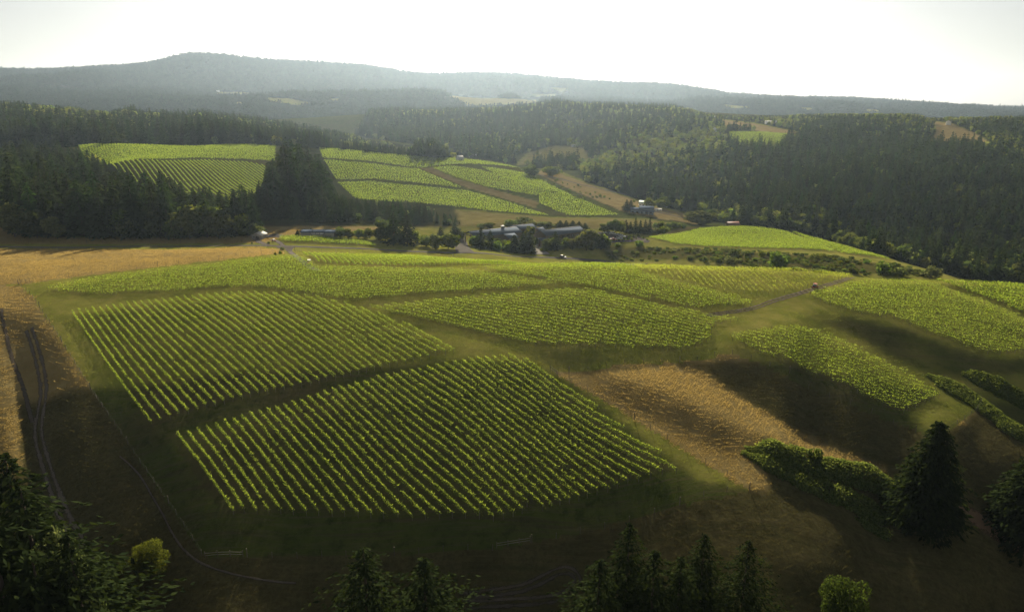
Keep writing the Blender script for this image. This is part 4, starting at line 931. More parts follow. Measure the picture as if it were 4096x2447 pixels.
def forest(name, P, label, pb, h0, h1, low=True, zs=None, cap=None):
    n = len(P); nf = 4 if low else 6; nb = 7 if low else 8
    isb = rng.random(n) < pb
    idx = np.where(isb, nf+rng.integers(0, nb, n), rng.integers(0, nf, n))
    h = np.where(isb, (h0*0.38+(h1-h0)*0.5*rng.random(n)), h0+(h1-h0)*rng.random(n)**1.3)*(1+0.18*fbm(P[:, 0]/60, P[:, 1]/60, 2, 77))
    if zs is not None: h = h*zs
    if cap is not None: h = np.array([capped(p, hh, cap) for p, hh in zip(P, h)])
    s = h/H0; w = s*(0.85+0.4*rng.random(n)); P = P.copy(); P[:, 2] -= 0.4
    scatter(name, P, zrot(n), np.stack([w, w, s], 1), idx, SRC_LOW if low else SRC_MID, label)
R_ = FORESTS['right_hill']; L_ = FORESTS['left_ridge']
W1 = zone(R_[0], 470, 900, 6.2, CLEAR); W2 = zone(R_[0], 900, 2400, 9.5, CLEAR)
nb1 = fbm(W1[:, 0]/90, W1[:, 1]/90, 3, 3); nb2 = fbm(W2[:, 0]/130, W2[:, 1]/130, 3, 4)
u1, v1 = project(W1[:, 0], W1[:, 1], W1[:, 2]); u2, v2 = project(W2[:, 0], W2[:, 1], W2[:, 2])
SHRUB = F([(1400, 392), (1560, 345), (1720, 318), (1760, 325), (1770, 360), (1700, 372), (1560, 400), (1450, 425), (1400, 420)])
sh2 = in_poly(u2, v2, SHRUB); sh1 = in_poly(u1, v1, SHRUB)
foot1 = in_poly(u1, v1, F([(1690, 545), (1800, 545), (1950, 562), (2060, 596), (2230, 640), (2340, 672), (2500, 690), (2484, 660), (2200, 615), (2050, 572), (1880, 535), (1700, 500)]))
pb1 = np.clip(0.30+0.9*nb1, 0.06, 0.92); pb1[foot1] = 0.72; pb1[sh1] = 0.95
bushy2 = sh2 & (rng.random(len(W2)) < 0.85); W2S = W2[bushy2]; pb2 = np.clip(0.32+0.9*nb2, 0.05, 0.92); pb2[sh2] = 0.97
z2 = np.ones(len(W2)); z2[sh2] = 0.62
# the firs that show largest on the right slope are single trees, the rest one mass
near = np.argsort(W1[:, 1]); n_one = 0; single = near[:n_one]
for k in single: plant('fir_mid%d' % rng.integers(6), W1[k], 17+9*rng.random(), 1.0, 'fir at the near foot of the wooded right slope', 'firs at the foot of the wooded right slope')
keep = np.ones(len(W1), bool); keep[single] = False
forest('forest', W1[keep], 'dense mixed wood covering the lower right slope', pb1[keep], 11, 27, low=False)
forest('forest', W2[~bushy2], 'dense wood on the upper right slope and the middle ridge', pb2[~bushy2], 15, 26, zs=z2[~bushy2], cap=TOP_RIGHT)
n = len(W2S); hh = (3+7*rng.random(n)**2)/H0; scatter('scrub', W2S, zrot(n), np.stack([hh*1.2, hh*1.2, hh], 1), rng.integers(0, 4, n), [source('bright_low%d' % k) for k in range(3)]+[source('broad_low0')], 'light green scrub on the open part of the right slope')
W3 = zone(L_[0], 880, 1250, 9.5, CLEAR); W4 = zone(L_[0], 1250, 2100, 11, CLEAR)
frontrow = zone([(0, 352), (200, 351), (420, 350), (520, 348), (660, 350), (780, 352), (870, 356), (1010, 358), (1105, 384), (1090, 388), (880, 372), (660, 358), (420, 356), (0, 360)], 930, 1180, 8)
forest('forest', np.concatenate([W3, W4]), 'wood on the left ridge behind the hill vineyards', np.clip(0.3+0.6*fbm(np.concatenate([W3, W4])[:, 0]/120, np.concatenate([W3, W4])[:, 1]/120, 3, 8), 0.05, 0.85), 17, 30, cap=TOP_RIDGE)
forest('forest', frontrow, 'row of dark firs behind the crest of the left hill vineyards', np.full(len(frontrow), 0.05), 26, 44, low=False, cap=TOP_CREST)
forest('forest', G2, 'tall dark firs of the grove behind its front trees at the left edge', np.full(len(G2), 0.05), 26, 44, low=False, cap=TOP_GROVE)
forest('forest', np.concatenate([G4b, G5]), 'conifer belt at the foot of the hill vineyards behind its front trees', np.full(len(G4b)+len(G5), 0.08), 15, 22, low=False, cap=TOP_GROVE)
# far wooded hills: clumps of crowns
M['far'] = leaf_material('far_foliage', (0.022, 0.036, 0.014), (0.040, 0.058, 0.020), 0.15, None, objvar=0.6)
cl = []
for q in range(7):
    a = rng.random()*6.28; rr = 9*rng.random()
    V, Fq = (fir_crown(15+7*rng.random(), 4.4, 6, 4, 2, 3.0) if q % 3 else broad_crown(11, 5.5, 26, 2.6, 6, 0.0)); V = V+np.array([math.cos(a)*rr, math.sin(a)*rr, 0]); cl.append((V, Fq))
clump = [mesh_from('far_clump', *join(cl), [M['far']])]
cl = [(lambda V, Fq: (V+np.array([(q % 3-1)*8+3*rng.random(), (q//3-1)*8+3*rng.random(), 0]), Fq))(*broad_crown(9+6*rng.random(), 5.5, 26, 2.6, 6, 0.0)) for q in range(9)]
clump.append(mesh_from('far_clump', *join(cl), [M['far']]))
clump.append(mesh_from('far_clump', *fir_crown(24, 4.6, 8, 5, 3, 3.0), [M['far']]))
Pf = np.concatenate([zone([(-300, 100), (2800, 100), (2800, 300), (-300, 300)], 2300, 3600, 18, CLEAR), zone([(-300, 100), (2800, 100), (2800, 300), (-300, 300)], 3600, 5400, 27, CLEAR)])
uf, vf = project(Pf[:, 0], Pf[:, 1], Pf[:, 2]); okf = np.ones(len(Pf), bool)
for c in FIELDS:
    okf &= ~in_poly(uf, vf, F(c)); okf &= ~in_poly(uf, vf-9*K, F(c)); okf &= ~in_poly(uf, vf-5*K, F(c))
okf &= fbm(Pf[:, 0]/300, Pf[:, 1]/300, 3, 55) > -0.52
Pf = Pf[okf]; n = len(Pf); sz = 0.85+0.35*rng.random(n)
scatter('forest', Pf, zrot(n), np.stack([sz*1.15, sz*1.15, sz*(0.9+0.5*rng.random(n))], 1), rng.choice(3, n, p=[0.5, 0.3, 0.2]), [source(c) for c in clump], 'hazy woods over the far hills')
UG = zone([(1450, 592), (1600, 600), (1780, 606), (1900, 614), (2030, 622), (2200, 648), (2300, 672), (2080, 668), (1850, 650), (1700, 634), (1480, 634)], 318, 500, 3.2)
UG = UG[fbm(UG[:, 0]/16, UG[:, 1]/16, 3, 71) > -0.12]; n = len(UG); hh = (0.5+1.3*rng.random(n)**2)/H0
scatter('undergrowth', UG, zrot(n), np.stack([hh*1.7, hh*1.7, hh], 1), rng.integers(0, 3, n), [source('bush%d' % k) for k in range(3)], 'low scrubby undergrowth in the dark gully below the hump vineyard')
print('FOREST', len(W1), len(W2), len(W3), len(W4), len(frontrow), len(Pf))

# --- grass
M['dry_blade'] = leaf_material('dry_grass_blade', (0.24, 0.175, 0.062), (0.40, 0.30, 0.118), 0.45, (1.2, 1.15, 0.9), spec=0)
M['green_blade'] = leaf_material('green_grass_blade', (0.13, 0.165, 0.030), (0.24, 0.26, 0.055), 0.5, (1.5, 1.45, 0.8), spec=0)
M['shaded_blade'] = leaf_material('shaded_grass_blade', (0.055, 0.052, 0.020), (0.125, 0.112, 0.046), 0.35, (1.2, 1.15, 0.9), spec=0)  # dry grass blades darkened to stand for shade
def grass_patch(nb, size, h, w, lean, mat):
    C = np.concatenate([(rng.random((nb, 2))-0.5)*size, np.full((nb, 1), -0.03)], 1); D = unit(np.concatenate([rng.normal(size=(nb, 2))*lean, np.ones((nb, 1))], 1))
    V, Fq = shoots(C, D, h*(0.5+0.8*rng.random(nb)), w*(0.6+0.8*rng.random(nb)))
    return mesh_from('grass_patch', V, Fq, [mat])
GRASS = [source(grass_patch(70, 2.6, 0.40, 0.07, 0.5, M['dry_blade'])) for _ in range(3)]+[source(grass_patch(60, 2.6, 0.17, 0.07, 0.7, M['green_blade'])) for _ in range(3)]+[source(grass_patch(60, 2.6, 0.30, 0.06, 0.6, M['shaded_blade'])) for _ in range(3)]
def cover_at(arr, x, y):
    i = np.clip(((x/y-A0)/(A1-A0)*(NA-1)).round().astype(int), 0, NA-1); j = np.clip(((np.log(y)-B0)/(B1-B0)*(NB-1)).round().astype(int), 0, NB-1); return arr[j, i]
Pg = np.concatenate([jitter_grid(100, 210, -0.98, 0.98, 1.75), jitter_grid(210, 345, -0.85, 0.85, 2.5), jitter_grid(345, 480, -0.82, 0.2, 3.4)])
zg = ground(Pg[:, 0], Pg[:, 1]); gu, gv = project(Pg[:, 0], Pg[:, 1], zg)
dd = cover_at(dry, Pg[:, 0], Pg[:, 1])+0.45*fbm(Pg[:, 0]/9, Pg[:, 1]/9, 3, 91); du = cover_at(duff, Pg[:, 0], Pg[:, 1]); so = cover_at(soil, Pg[:, 0], Pg[:, 1])
ok = (gu > -250) & (gu < 4350) & (gv < 2560) & (du < 0.5) & ~((so > 0.3) & (rng.random(len(Pg)) < 0.45))
isd = dd > 0.5; lu = cover_at(sunlit_pale, Pg[:, 0], Pg[:, 1]); rough = lu+0.25*fbm(Pg[:, 0]/7, Pg[:, 1]/7, 2, 19) < 0.45  # last mask picks where the shade-dark blades go
GRASS_KEEP = ok
# ---------------------------------------------------------------- roads, tracks, yards
from mathutils import Vector
from mathutils.geometry import delaunay_2d_cdt
def track_material(name, c0, c1, soft=True, rough=0.9, scale=0.8):
    t = NT(name); tc = t.n('ShaderNodeTexCoord').outputs['Object']
    n = t.noise(scale, 6, 0.7, tc); c = t.mix(n, c0, c1)
    n2 = t.noise(0.06, 3, 0.6, tc); c = t.mix(t.ramp(n2, 0.35, 0.7, 0, 0.45), c, tuple(x*0.6 for x in c0))
    d = t.n('ShaderNodeBsdfDiffuse', {'Color': c, 'Roughness': 0.4})
    b = t.n('ShaderNodeBump', {'Height': t.noise(2.2, 5, 0.7, tc), 'Strength': 0.4, 'Distance': 0.12}); t.t.links.new(b.outputs[0], d.inputs['Normal'])
    if not soft: return t.done(d.outputs[0])
    a = t.n('ShaderNodeAttribute', attribute_name='across').outputs['Fac']
    e = t.math('ADD', t.math('ABSOLUTE', a), t.math('MULTIPLY', t.math('SUBTRACT', t.noise(0.9, 5, 0.75, tc), 0.5), 1.7))
    f = t.ramp(e, 0.55, 0.95)
    return t.done(t.n('ShaderNodeMixShader', {0: f, 1: d.outputs[0], 2: t.n('ShaderNodeBsdfTransparent').outputs[0]}).outputs[0])
M['asphalt'] = track_material('asphalt', (0.13, 0.12, 0.105), (0.19, 0.17, 0.145), False, scale=0.4)
M['concrete'] = track_material('concrete', (0.34, 0.31, 0.27), (0.44, 0.40, 0.35), False, scale=0.3)
M['gravel'] = track_material('gravel', (0.15, 0.13, 0.115), (0.24, 0.21, 0.18))
M['gravel_yard'] = track_material('gravel_yard', (0.11, 0.095, 0.085), (0.17, 0.15, 0.13), False)
M['dirt'] = track_material('bare_dirt', (0.085, 0.07, 0.053), (0.16, 0.132, 0.10))
def rut_material(name, c0, c1):
    t = NT(name); tc = t.n('ShaderNodeTexCoord').outputs['Object']; c = t.mix(t.noise(0.9, 6, 0.7, tc), c0, c1)
    d = t.n('ShaderNodeBsdfDiffuse', {'Color': c}); b = t.n('ShaderNodeBump', {'Height': t.noise(2.2, 5, 0.7, tc), 'Strength': 0.5, 'Distance': 0.15}); t.t.links.new(b.outputs[0], d.inputs['Normal'])
    a = t.n('ShaderNodeAttribute', attribute_name='across').outputs['Fac']
    e = t.math('ABSOLUTE', t.math('SUBTRACT', t.math('ABSOLUTE', a), 0.55))
    e = t.math('ADD', e, t.math('ADD', t.math('MULTIPLY', t.math('SUBTRACT', t.noise(0.55, 5, 0.75, tc), 0.5), 1.1), t.math('MULTIPLY', t.math('SUBTRACT', t.noise(0.08, 3, 0.6, tc), 0.5), 0.5)))
    return t.done(t.n('ShaderNodeMixShader', {0: t.ramp(e, 0.14, 0.42), 1: d.outputs[0], 2: t.n('ShaderNodeBsdfTransparent').outputs[0]}).outputs[0])
M['rut'] = rut_material('wheel_ruts', (0.10, 0.082, 0.062), (0.18, 0.15, 0.115))
M['rut_faint'] = rut_material('faint_wheel_ruts', (0.06, 0.05, 0.037), (0.105, 0.088, 0.066))
M['plough'] = track_material('ploughed_strip', (0.16, 0.10, 0.06), (0.24, 0.16, 0.095))
NOGRASS = []
def smooth_line(P, step):
    P = np.asarray(P, float); d = np.r_[0, np.cumsum(np.linalg.norm(np.diff(P, axis=0), axis=1))]
    t = np.linspace(0, d[-1], max(3, int(d[-1]/step)+1)); Q = np.stack([np.interp(t, d, P[:, k]) for k in range(2)], 1)
    w = max(1, int(6/step))
    for _ in range(2):
        q = np.pad(Q, ((w, w), (0, 0)), mode='edge'); q[:w] = 2*Q[:1]-Q[1:w+1][::-1] if len(Q) > w else Q[:1]; q[-w:] = 2*Q[-1:]-Q[-w-1:-1][::-1] if len(Q) > w else Q[-1:]
        Q = np.stack([q[k:k+len(Q)] for k in range(2*w+1)]).mean(0)
    return Q
def strip(name, px, width, mat, label=None, lift_by=0.10, ymin=88, ymax=2000, scaleF=False, step=1.5, offset=0.0):
    pts = [(x*K, y*K) for x, y in px] if scaleF else px
    P = lift([p[0] for p in pts], [p[1] for p in pts], ymin, ymax)[:, :2]
    Q = smooth_line(P, step); T = unit(np.gradient(Q, axis=0)); Nn = np.stack([T[:, 1], -T[:, 0]], 1)
    Q = Q+Nn*offset
    k = 7; c = np.linspace(-1, 1, k); X = Q[:, None, :]+Nn[:, None, :]*(c*width/2)[None, :, None]
    Z = ground(X[..., 0], X[..., 1])+lift_by-0.05*np.abs(c)[None]
    V = np.concatenate([X, Z[..., None]], 2).reshape(-1, 3); i = np.arange(len(Q)*k).reshape(-1, k)
    Fq = np.stack([i[:-1, :-1], i[:-1, 1:], i[1:, 1:], i[1:, :-1]], 2).reshape(-1, 4)
    me = mesh_from(name, V, Fq, [mat], smooth=True); a = me.attributes.new('across', 'FLOAT', 'POINT'); a.data.foreach_set('value', np.tile(c, len(Q)).astype(np.float32))
    NOGRASS.append((Q, width/2+0.5))
    return obj(name, me, kind='structure', label=label)
def yard(name, px, mat, label=None, lift_by=0.12, cell=2.0, ymin=88, ymax=2000, scaleF=False):
    pts = [(x*K, y*K) for x, y in px] if scaleF else px
    P = lift([p[0] for p in pts], [p[1] for p in pts], ymin, ymax)[:, :2]; n = len(P); B = []
    for q in range(n):
        a, b = P[q], P[(q+1) % n]; m = max(1, int(np.linalg.norm(b-a)/cell)); B += [a+(b-a)*s/m for s in range(m)]
    B = np.array(B); g = np.stack(np.meshgrid(np.arange(B[:, 0].min(), B[:, 0].max(), cell), np.arange(B[:, 1].min(), B[:, 1].max(), cell)), 2).reshape(-1, 2)
    g = g[in_poly(g[:, 0], g[:, 1], [tuple(q) for q in B])]
    vs2 = [Vector(p) for p in np.concatenate([B, g])]; ed = [(q, (q+1) % len(B)) for q in range(len(B))]
    r = delaunay_2d_cdt(vs2, ed, [], 1, 1e-4)
    V = np.array([(v.x, v.y) for v in r[0]]); V = np.concatenate([V, (ground(V[:, 0], V[:, 1])+lift_by)[:, None]], 1)
    me = mesh_from(name, V, np.array([list(f) for f in r[2]]), [mat], smooth=True)
    NOGRASS.append((g, cell))
    return obj(name, me, kind='structure', label=label)
strip('paved_road', [(-200, 598), (0, 598.5), (200, 601), (400, 598.5), (600, 596), (700, 598), (800, 601.5), (900, 604.5), (1000, 610), (1100, 614), (1200, 617.5), (1300, 624), (1380, 627), (1480, 634), (1570, 641)], 5.2, M['asphalt'], 'pale paved road running past the grey barn and the winery', 0.22, 340, 560, True)
strip('gravel_road', [(690, 600), (703, 609), (712, 618), (727, 630), (742, 640), (752, 650), (772, 657)], 4.0, M['gravel'], 'gravel track from the road junction down to the red buggy', 0.14, 270, 450, True, 1.0)
strip('gravel_drive', [(1021, 955), (1031, 965), (1045, 974), (1072, 980)], 4.5, M['gravel'], 'gravel drive from the grey barn to the road', 0.16, 340, 560)
strip('gravel_drive', [(1085, 958), (1108, 962), (1121, 972), (1132, 982)], 4.0, M['gravel'], 'gravel drive beside the roadside vine rows', 0.16, 340, 560)
yard('gravel_yard', [(1050, 944), (1075, 938), (1110, 937), (1140, 943), (1116, 950), (1090, 950), (1060, 950)], M['gravel_yard'], 'gravel yard beside the grey barn', 0.2, 2.0, 380, 560)
yard('junction_apron', [(1100, 984), (1190, 984), (1172, 994), (1166, 1006), (1148, 1006), (1140, 996), (1112, 994)], M['gravel_yard'], 'dark gravel apron where the tracks meet the paved road', 0.18, 2.0, 340, 480)
yard('forecourt', [(1821, 958), (1860, 956), (1870, 975), (1884, 1000), (1905, 1016), (1824, 1011), (1818, 985)], M['asphalt'], 'paved forecourt at the left end of the winery', 0.3, 2.0, 395, 620)
yard('driveway', [(2139, 979), (2172, 977), (2168, 997), (2200, 1018), (2140, 1018), (2137, 994)], M['concrete'], 'pale concrete driveway between the two winery buildings', 0.34, 2.0, 395, 620)
yard('car_park', [(2383, 929), (2424, 930), (2480, 941), (2522, 947), (2507, 951), (2456, 964), (2437, 965), (2412, 950)], M['gravel_yard'], 'dark gravel car park beside the winery', 0.3, 2.0, 395, 620)
strip('dirt_track', [(116, 1316), (135, 1370), (156, 1445), (172, 1509), (178, 1574), (172, 1617), (156, 1660), (147, 1728), (169, 1813), (209, 1937), (248, 2049), (293, 2128), (344, 2207), (383, 2292), (428, 2376), (490, 2460)], 3.4, M['rut'], 'dirt track curving down the left side outside the fence', 0.10, 88, 320, False, 0.8)
strip('dirt_track', [(5, 1235), (11, 1283), (27, 1342), (38, 1402), (59, 1466), (86, 1526), (102, 1574), (112, 1628), (130, 1690)], 1.6, M['dirt'], 'narrow dirt rut at the left edge joining the dirt track', 0.10, 88, 320, False, 0.8)
strip('foot_path', [(479, 1824), (524, 1858), (575, 1914), (598, 1970), (660, 2066), (688, 2140), (727, 2196), (755, 2230), (806, 2264), (879, 2286), (958, 2306), (1071, 2326), (1184, 2331)], 0.7, M['dirt'], 'thin pale footpath bending below the vineyard corner', 0.10, 88, 320, False, 0.7)
strip('dirt_track', [(2830, 1262), (2859, 1256), (2937, 1247), (3016, 1235), (3046, 1223), (3082, 1205), (3142, 1190), (3202, 1172), (3250, 1158), (3323, 1135), (3383, 1120), (3470, 1106)], 2.8, M['rut'], 'two-rut dirt track climbing past the orange-roofed buggy', 0.10, 200, 345, False, 0.9)
LOOP = [(1836, 2388), (2033, 2365), (2146, 2354), (2191, 2309), (2225, 2258), (2270, 2241), (2315, 2264), (2349, 2309), (2343, 2365), (2258, 2388), (2089, 2410), (1864, 2421)]
strip('wheel_track', LOOP, 2.6, M['rut_faint'], 'pale looping wheel track in the dark grass at the bottom', 0.09, 88, 320, False, 0.7)
strip('ploughed_strip', [(3700, 1965), (3790, 2015), (3900, 2075), (4000, 2130), (4120, 2195)], 7.5, M['plough'], 'brown ploughed strip at the right below the big fir', 0.10, 100, 220, False, 1.0)
strip('valley_road', [(2100, 693), (2156, 701), (2254, 719), (2326, 741), (2417, 759), (2489, 777), (2590, 800)], 6.0, M['asphalt'], 'grey road along the foot of the wooded slope', 0.6, 650, 1300)
strip('house_drive', [(2600, 846), (2663, 857), (2723, 870), (2784, 884)], 4.0, M['gravel'], 'gravel drive across the pale field to the blue roofed house', 0.5, 600, 900)

# ---------------------------------------------------------------- grass spread, kept off the tracks
for Q, r in NOGRASS:
    q = Q[(Q[:, 1] < 500)]
    if len(q) == 0: continue
    bx = (Pg[:, 0] > q[:, 0].min()-r) & (Pg[:, 0] < q[:, 0].max()+r) & (Pg[:, 1] > q[:, 1].min()-r) & (Pg[:, 1] < q[:, 1].max()+r) & GRASS_KEEP
    ids = np.nonzero(bx)[0]
    for s in range(0, len(ids), 4000):
        ii = ids[s:s+4000]; d2 = ((Pg[ii, None, :]-q[None])**2).sum(2).min(1); GRASS_KEEP[ii[d2 < r*r]] = False
for nm, sel, o_, lab in (('shaded_grass', isd & GRASS_KEEP & rough, 6, 'dry grass coloured dark for shade on slopes outside the fences'), ('dry_grass', isd & GRASS_KEEP & ~rough, 0, 'dry golden meadow grass outside the vineyard fences'), ('green_grass', ~isd & GRASS_KEEP & ~rough, 3, 'short green grass in the alleys and on the headlands')):
    P = np.stack([Pg[sel, 0], Pg[sel, 1], zg[sel]], 1); n = len(P); nv = fbm(P[:, 0]/14, P[:, 1]/14, 3, 63)
    # follow the slope of the ground
    e = 0.8; sx = (ground(P[:, 0]+e, P[:, 1])-ground(P[:, 0]-e, P[:, 1]))/(2*e); sy = (ground(P[:, 0], P[:, 1]+e)-ground(P[:, 0], P[:, 1]-e))/(2*e)
    fac = np.clip(P[:, 1]/190, 0.75, 2.2); hs = np.clip(1+0.9*nv, 0.45, 1.7)
    rot = np.stack([np.arctan(sy), -np.arctan(sx), rng.random(n)*6.28], 1); rot[:, 2] = 0
    rot[:, 2] = np.where(rng.random(n) < 0.5, 0, math.pi); rot[:, 0] *= np.where(rot[:, 2] > 1, -1, 1)*np.where(rot[:, 2] > 1, -1, 1)
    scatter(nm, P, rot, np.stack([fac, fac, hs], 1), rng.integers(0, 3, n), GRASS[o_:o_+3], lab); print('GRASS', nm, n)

# ---------------------------------------------------------------- bramble thickets
def thicket(px, width, height, label, n, leaf=0.32, ymin=88):
    P = lift([p[0] for p in px], [p[1] for p in px], ymin, 330)[:, :2]; Q = smooth_line(P, 1.0); T = unit(np.gradient(Q, axis=0)); Nn = np.stack([T[:, 1], -T[:, 0]], 1)
    i = rng.integers(0, len(Q), n); th = rng.random(n)*math.pi; s = np.arange(len(Q))/len(Q); env = np.clip(np.minimum(s, 1-s)*7, 0.25, 1)*(1+0.45*fbm(Q[:, 0]/3.2, Q[:, 1]/3.2, 3, 41)); rr = (0.82+0.25*rng.random(n))*env[i]
    x = Q[i]+Nn[i]*(np.cos(th)*width/2*rr)[:, None]+T[i]*rng.normal(size=(n, 1))*0.5
    hgt = np.sin(th)**0.7*height*rr; C = np.stack([x[:, 0], x[:, 1], ground(x[:, 0], x[:, 1])+hgt], 1)
    nr = unit(np.stack([Nn[i, 0]*np.cos(th), Nn[i, 1]*np.cos(th), np.sin(th)+0.3], 1)); o0 = C.mean(0)
    o0[2] = float(ground(o0[0], o0[1]))
    pts = [leaf_quads(C-o0, leaf*(0.6+0.8*rng.random(n)), nrm=nr)]
    k = n//6; j = rng.integers(0, n, k); pts.append(shoots(C[j]-o0, unit(nr[j]+rng.normal(size=(k, 3))*0.5), 0.5+0.6*rng.random(k), np.full(k, 0.09)))
    t = thing('bramble_thicket', label, 'thicket', tuple(o0)); obj('foliage', mesh_from('foliage', *join(pts), [M['bramble']]), t)
thicket([(3000, 1800), (3110, 1822), (3220, 1852), (3330, 1890), (3450, 1905), (3590, 1935)], 9.0, 2.0, 'upper bramble thicket running to the big lone fir', 9500)
thicket([(2980, 1815), (3080, 1870), (3180, 1920), (3290, 1965), (3400, 2005), (3500, 2045), (3580, 2085)], 6.5, 1.5, 'lower bramble thicket beside the golden grass', 8000)
thicket([(3720, 1505), (3800, 1545), (3900, 1605), (4000, 1680), (4120, 1770)], 9.0, 1.0, 'dark bramble bank at the right edge below the ridge block', 9000)
thicket([(3860, 1500), (3960, 1530), (4060, 1580), (4150, 1640)], 9.0, 1.1, 'second bramble bank at the right edge in the shaded swale', 6500)
thicket([(3440, 2085), (3490, 2115), (3540, 2140)], 3.5, 1.1, 'small low bramble patch below the thicket end', 1300)

# ---------------------------------------------------------------- fences
M['wire'] = plain('fence_wire', (0.07, 0.066, 0.06), 0.6, var=0.1)
M['rail'] = plain('pale_rail', (0.22, 0.20, 0.175), 0.8, var=0.2)
FPOST = post_mesh(1.7, 0.075, M['post'], 'post'); BPOST = post_mesh(2.4, 0.11, M['post'], 'post')
def fence(pxF, label, gap, ymin=88, ymax=460, big=6, group=None):
    P = liftF(pxF, ymin=ymin, ymax=ymax)[:, :2]; d = np.r_[0, np.cumsum(np.linalg.norm(np.diff(P, axis=0), axis=1))]; n = int(d[-1]/gap)+1
    t = np.linspace(0, d[-1], n); Q = np.stack([np.interp(t, d, P[:, 0]), np.interp(t, d, P[:, 1])], 1); z = ground(Q[:, 0], Q[:, 1])
    o0 = np.array([Q[0, 0], Q[0, 1], z[0]]); r = thing('wire_fence', label, 'fence', tuple(o0), 0, group); R = np.concatenate([Q, z[:, None]], 1)-o0
    for k in range(n): obj('post', BPOST if k % big == 0 else FPOST, r, loc=tuple(R[k]), rz=rng.random()*6)
    W = []
    for h in (0.5, 1.0, 1.5):
        for k in range(n-1): W.append(tube(R[k]+[0, 0, h], R[k+1]+[0, 0, h], 0.006, 0.006, 3))
    obj('wire', mesh_from('wire', *join(W), [M['wire']]), r)
fence([(45, 690), (75, 716), (150, 830), (220, 945), (300, 1060), (400, 1207), (490, 1347)], 'wire fence along the dirt track on the left side of the vineyard', 6)
fence([(600, 1350), (800, 1348), (1000, 1344), (1195, 1334)], 'wire fence along the bottom of the nearest vine block', 6)
fence([(1290, 1316), (1400, 1294), (1500, 1271), (1640, 1229), (1818, 1189)], 'wire fence rising to the right bottom corner of the vineyard', 6)
fence([(1818, 1189), (1690, 1111), (1600, 1054), (1510, 998), (1430, 952), (1350, 908)], 'wire fence between the nearest vine block and the golden meadow', 6)
fence([(1380, 905), (1420, 903), (1500, 884), (1580, 880), (1650, 879), (1760, 858), (1800, 862), (1850, 884), (1950, 934), (2050, 975), (2150, 1018), (2278, 1062)], 'wire fence curving over the top of the dry meadow', 6)
fence([(2278, 1062), (2330, 1025), (2384, 983), (2340, 950), (2290, 918)], 'wire fence round the corner below the ridge vine block', 6)
fence([(50, 688), (110, 676), (200, 667), (300, 655), (430, 640), (560, 625), (690, 613)], 'wire fence between the dry field and the long vine block', 9, 240, 400)
fence([(-20, 608), (200, 607), (400, 604), (620, 600.5), (650, 603)], 'wire fence on the field side of the paved road', 9, 340, 460)
fence([(0, 586), (200, 591), (400, 590), (600, 588), (650, 580)], 'wire fence on the grove side of the paved road', 9, 340, 470)
fence([(715, 609), (760, 609), (850, 612), (1000, 619), (1100, 624)], 'wire fence at the upper edge of the strip of vines below the lawn', 8, 340, 450)
def rail_gate(pxF, label, rails=2, h=1.25, ymin=88):
    P = liftF(pxF, ymin=ymin, ymax=460); o0 = P[0].copy(); r = thing('rail_gate', label, 'gate', tuple(o0)); R = P-o0
    m = 3; pts = [R[0]+(R[-1]-R[0])*k/m for k in range(m+1)]
    for p in pts: p[2] = float(ground(p[0]+o0[0], p[1]+o0[1]))-o0[2]; obj('post', FPOST, r, loc=tuple(p))
    for k in range(m):
        for q in range(rails):
            z = h*(1-q*0.5); a = pts[k]+[0, 0, z]; b = pts[k+1]+[0, 0, z]
            obj('rail', mesh_from('rail', *tube(a, b, 0.05, 0.05, 4), [M['rail']]), r)
rail_gate([(498, 1352), (590, 1349)], 'pale timber rails at the bottom left corner of the vineyard fence')
rail_gate([(1205, 1328), (1286, 1315)], 'pale timber rails in the fence below the nearest vine block')
rail_gate([(44, 690), (72, 683)], 'timber rails at the top of the left vineyard fence, by the dry field', ymin=240)
rail_gate([(1335, 898), (1352, 912)], 'timber brace in the fence at the top of the golden meadow', h=1.7)
rail_gate([(717, 612), (731, 612)], 'timber brace beside the gravel track at the lawn corner', h=1.7, ymin=250)
# ---------------------------------------------------------------- buildings
M['roof_slate'] = plain('slate_blue_roof', (0.115, 0.135, 0.165), 0.9, 0.0, 0.10, 0.4, spec=0.0)
M['roof_blue'] = plain('blue_metal_roof', (0.11, 0.14, 0.19), 0.9, 0.0, 0.08, 0.5, spec=0.0)
M['roof_pale'] = plain('pale_metal_roof', (0.42, 0.41, 0.39), 0.8, 0.0, 0.06, 0.6, spec=0.1)
M['roof_green'] = plain('pale_green_roof', (0.24, 0.34, 0.29), 0.65, 0.0, 0.08)
M['roof_rust'] = plain('rust_brown_roof', (0.22, 0.11, 0.08), 0.7, 0.0, 0.15)
M['wall_brown'] = plain('brown_timber_wall', (0.15, 0.115, 0.085), 0.8, 0.0, 0.15, 1.0)
M['wall_grey'] = plain('grey_board_wall', (0.25, 0.245, 0.235), 0.8, 0.0, 0.10, 1.0)
M['wall_white'] = plain('white_wall', (0.72, 0.71, 0.68), 0.7, 0.0, 0.05)
M['wall_blue'] = plain('blue_grey_wall', (0.20, 0.24, 0.30), 0.7, 0.0, 0.08)
M['trim'] = plain('dark_trim', (0.06, 0.05, 0.045), 0.6)
M['stone'] = plain('stone_pier', (0.28, 0.26, 0.235), 0.85, 0.0, 0.25, 2.5)
t = NT('window_glass'); M['glass'] = t.done(t.n('ShaderNodeBsdfPrincipled', {'Base Color': (0.02, 0.025, 0.03, 1), 'Roughness': 0.08}).outputs[0])
def hexa(pts8, quad=True):
    return np.array(pts8, float), np.array([(0, 3, 2, 1), (4, 5, 6, 7), (0, 1, 5, 4), (1, 2, 6, 5), (2, 3, 7, 6), (3, 0, 4, 7)])
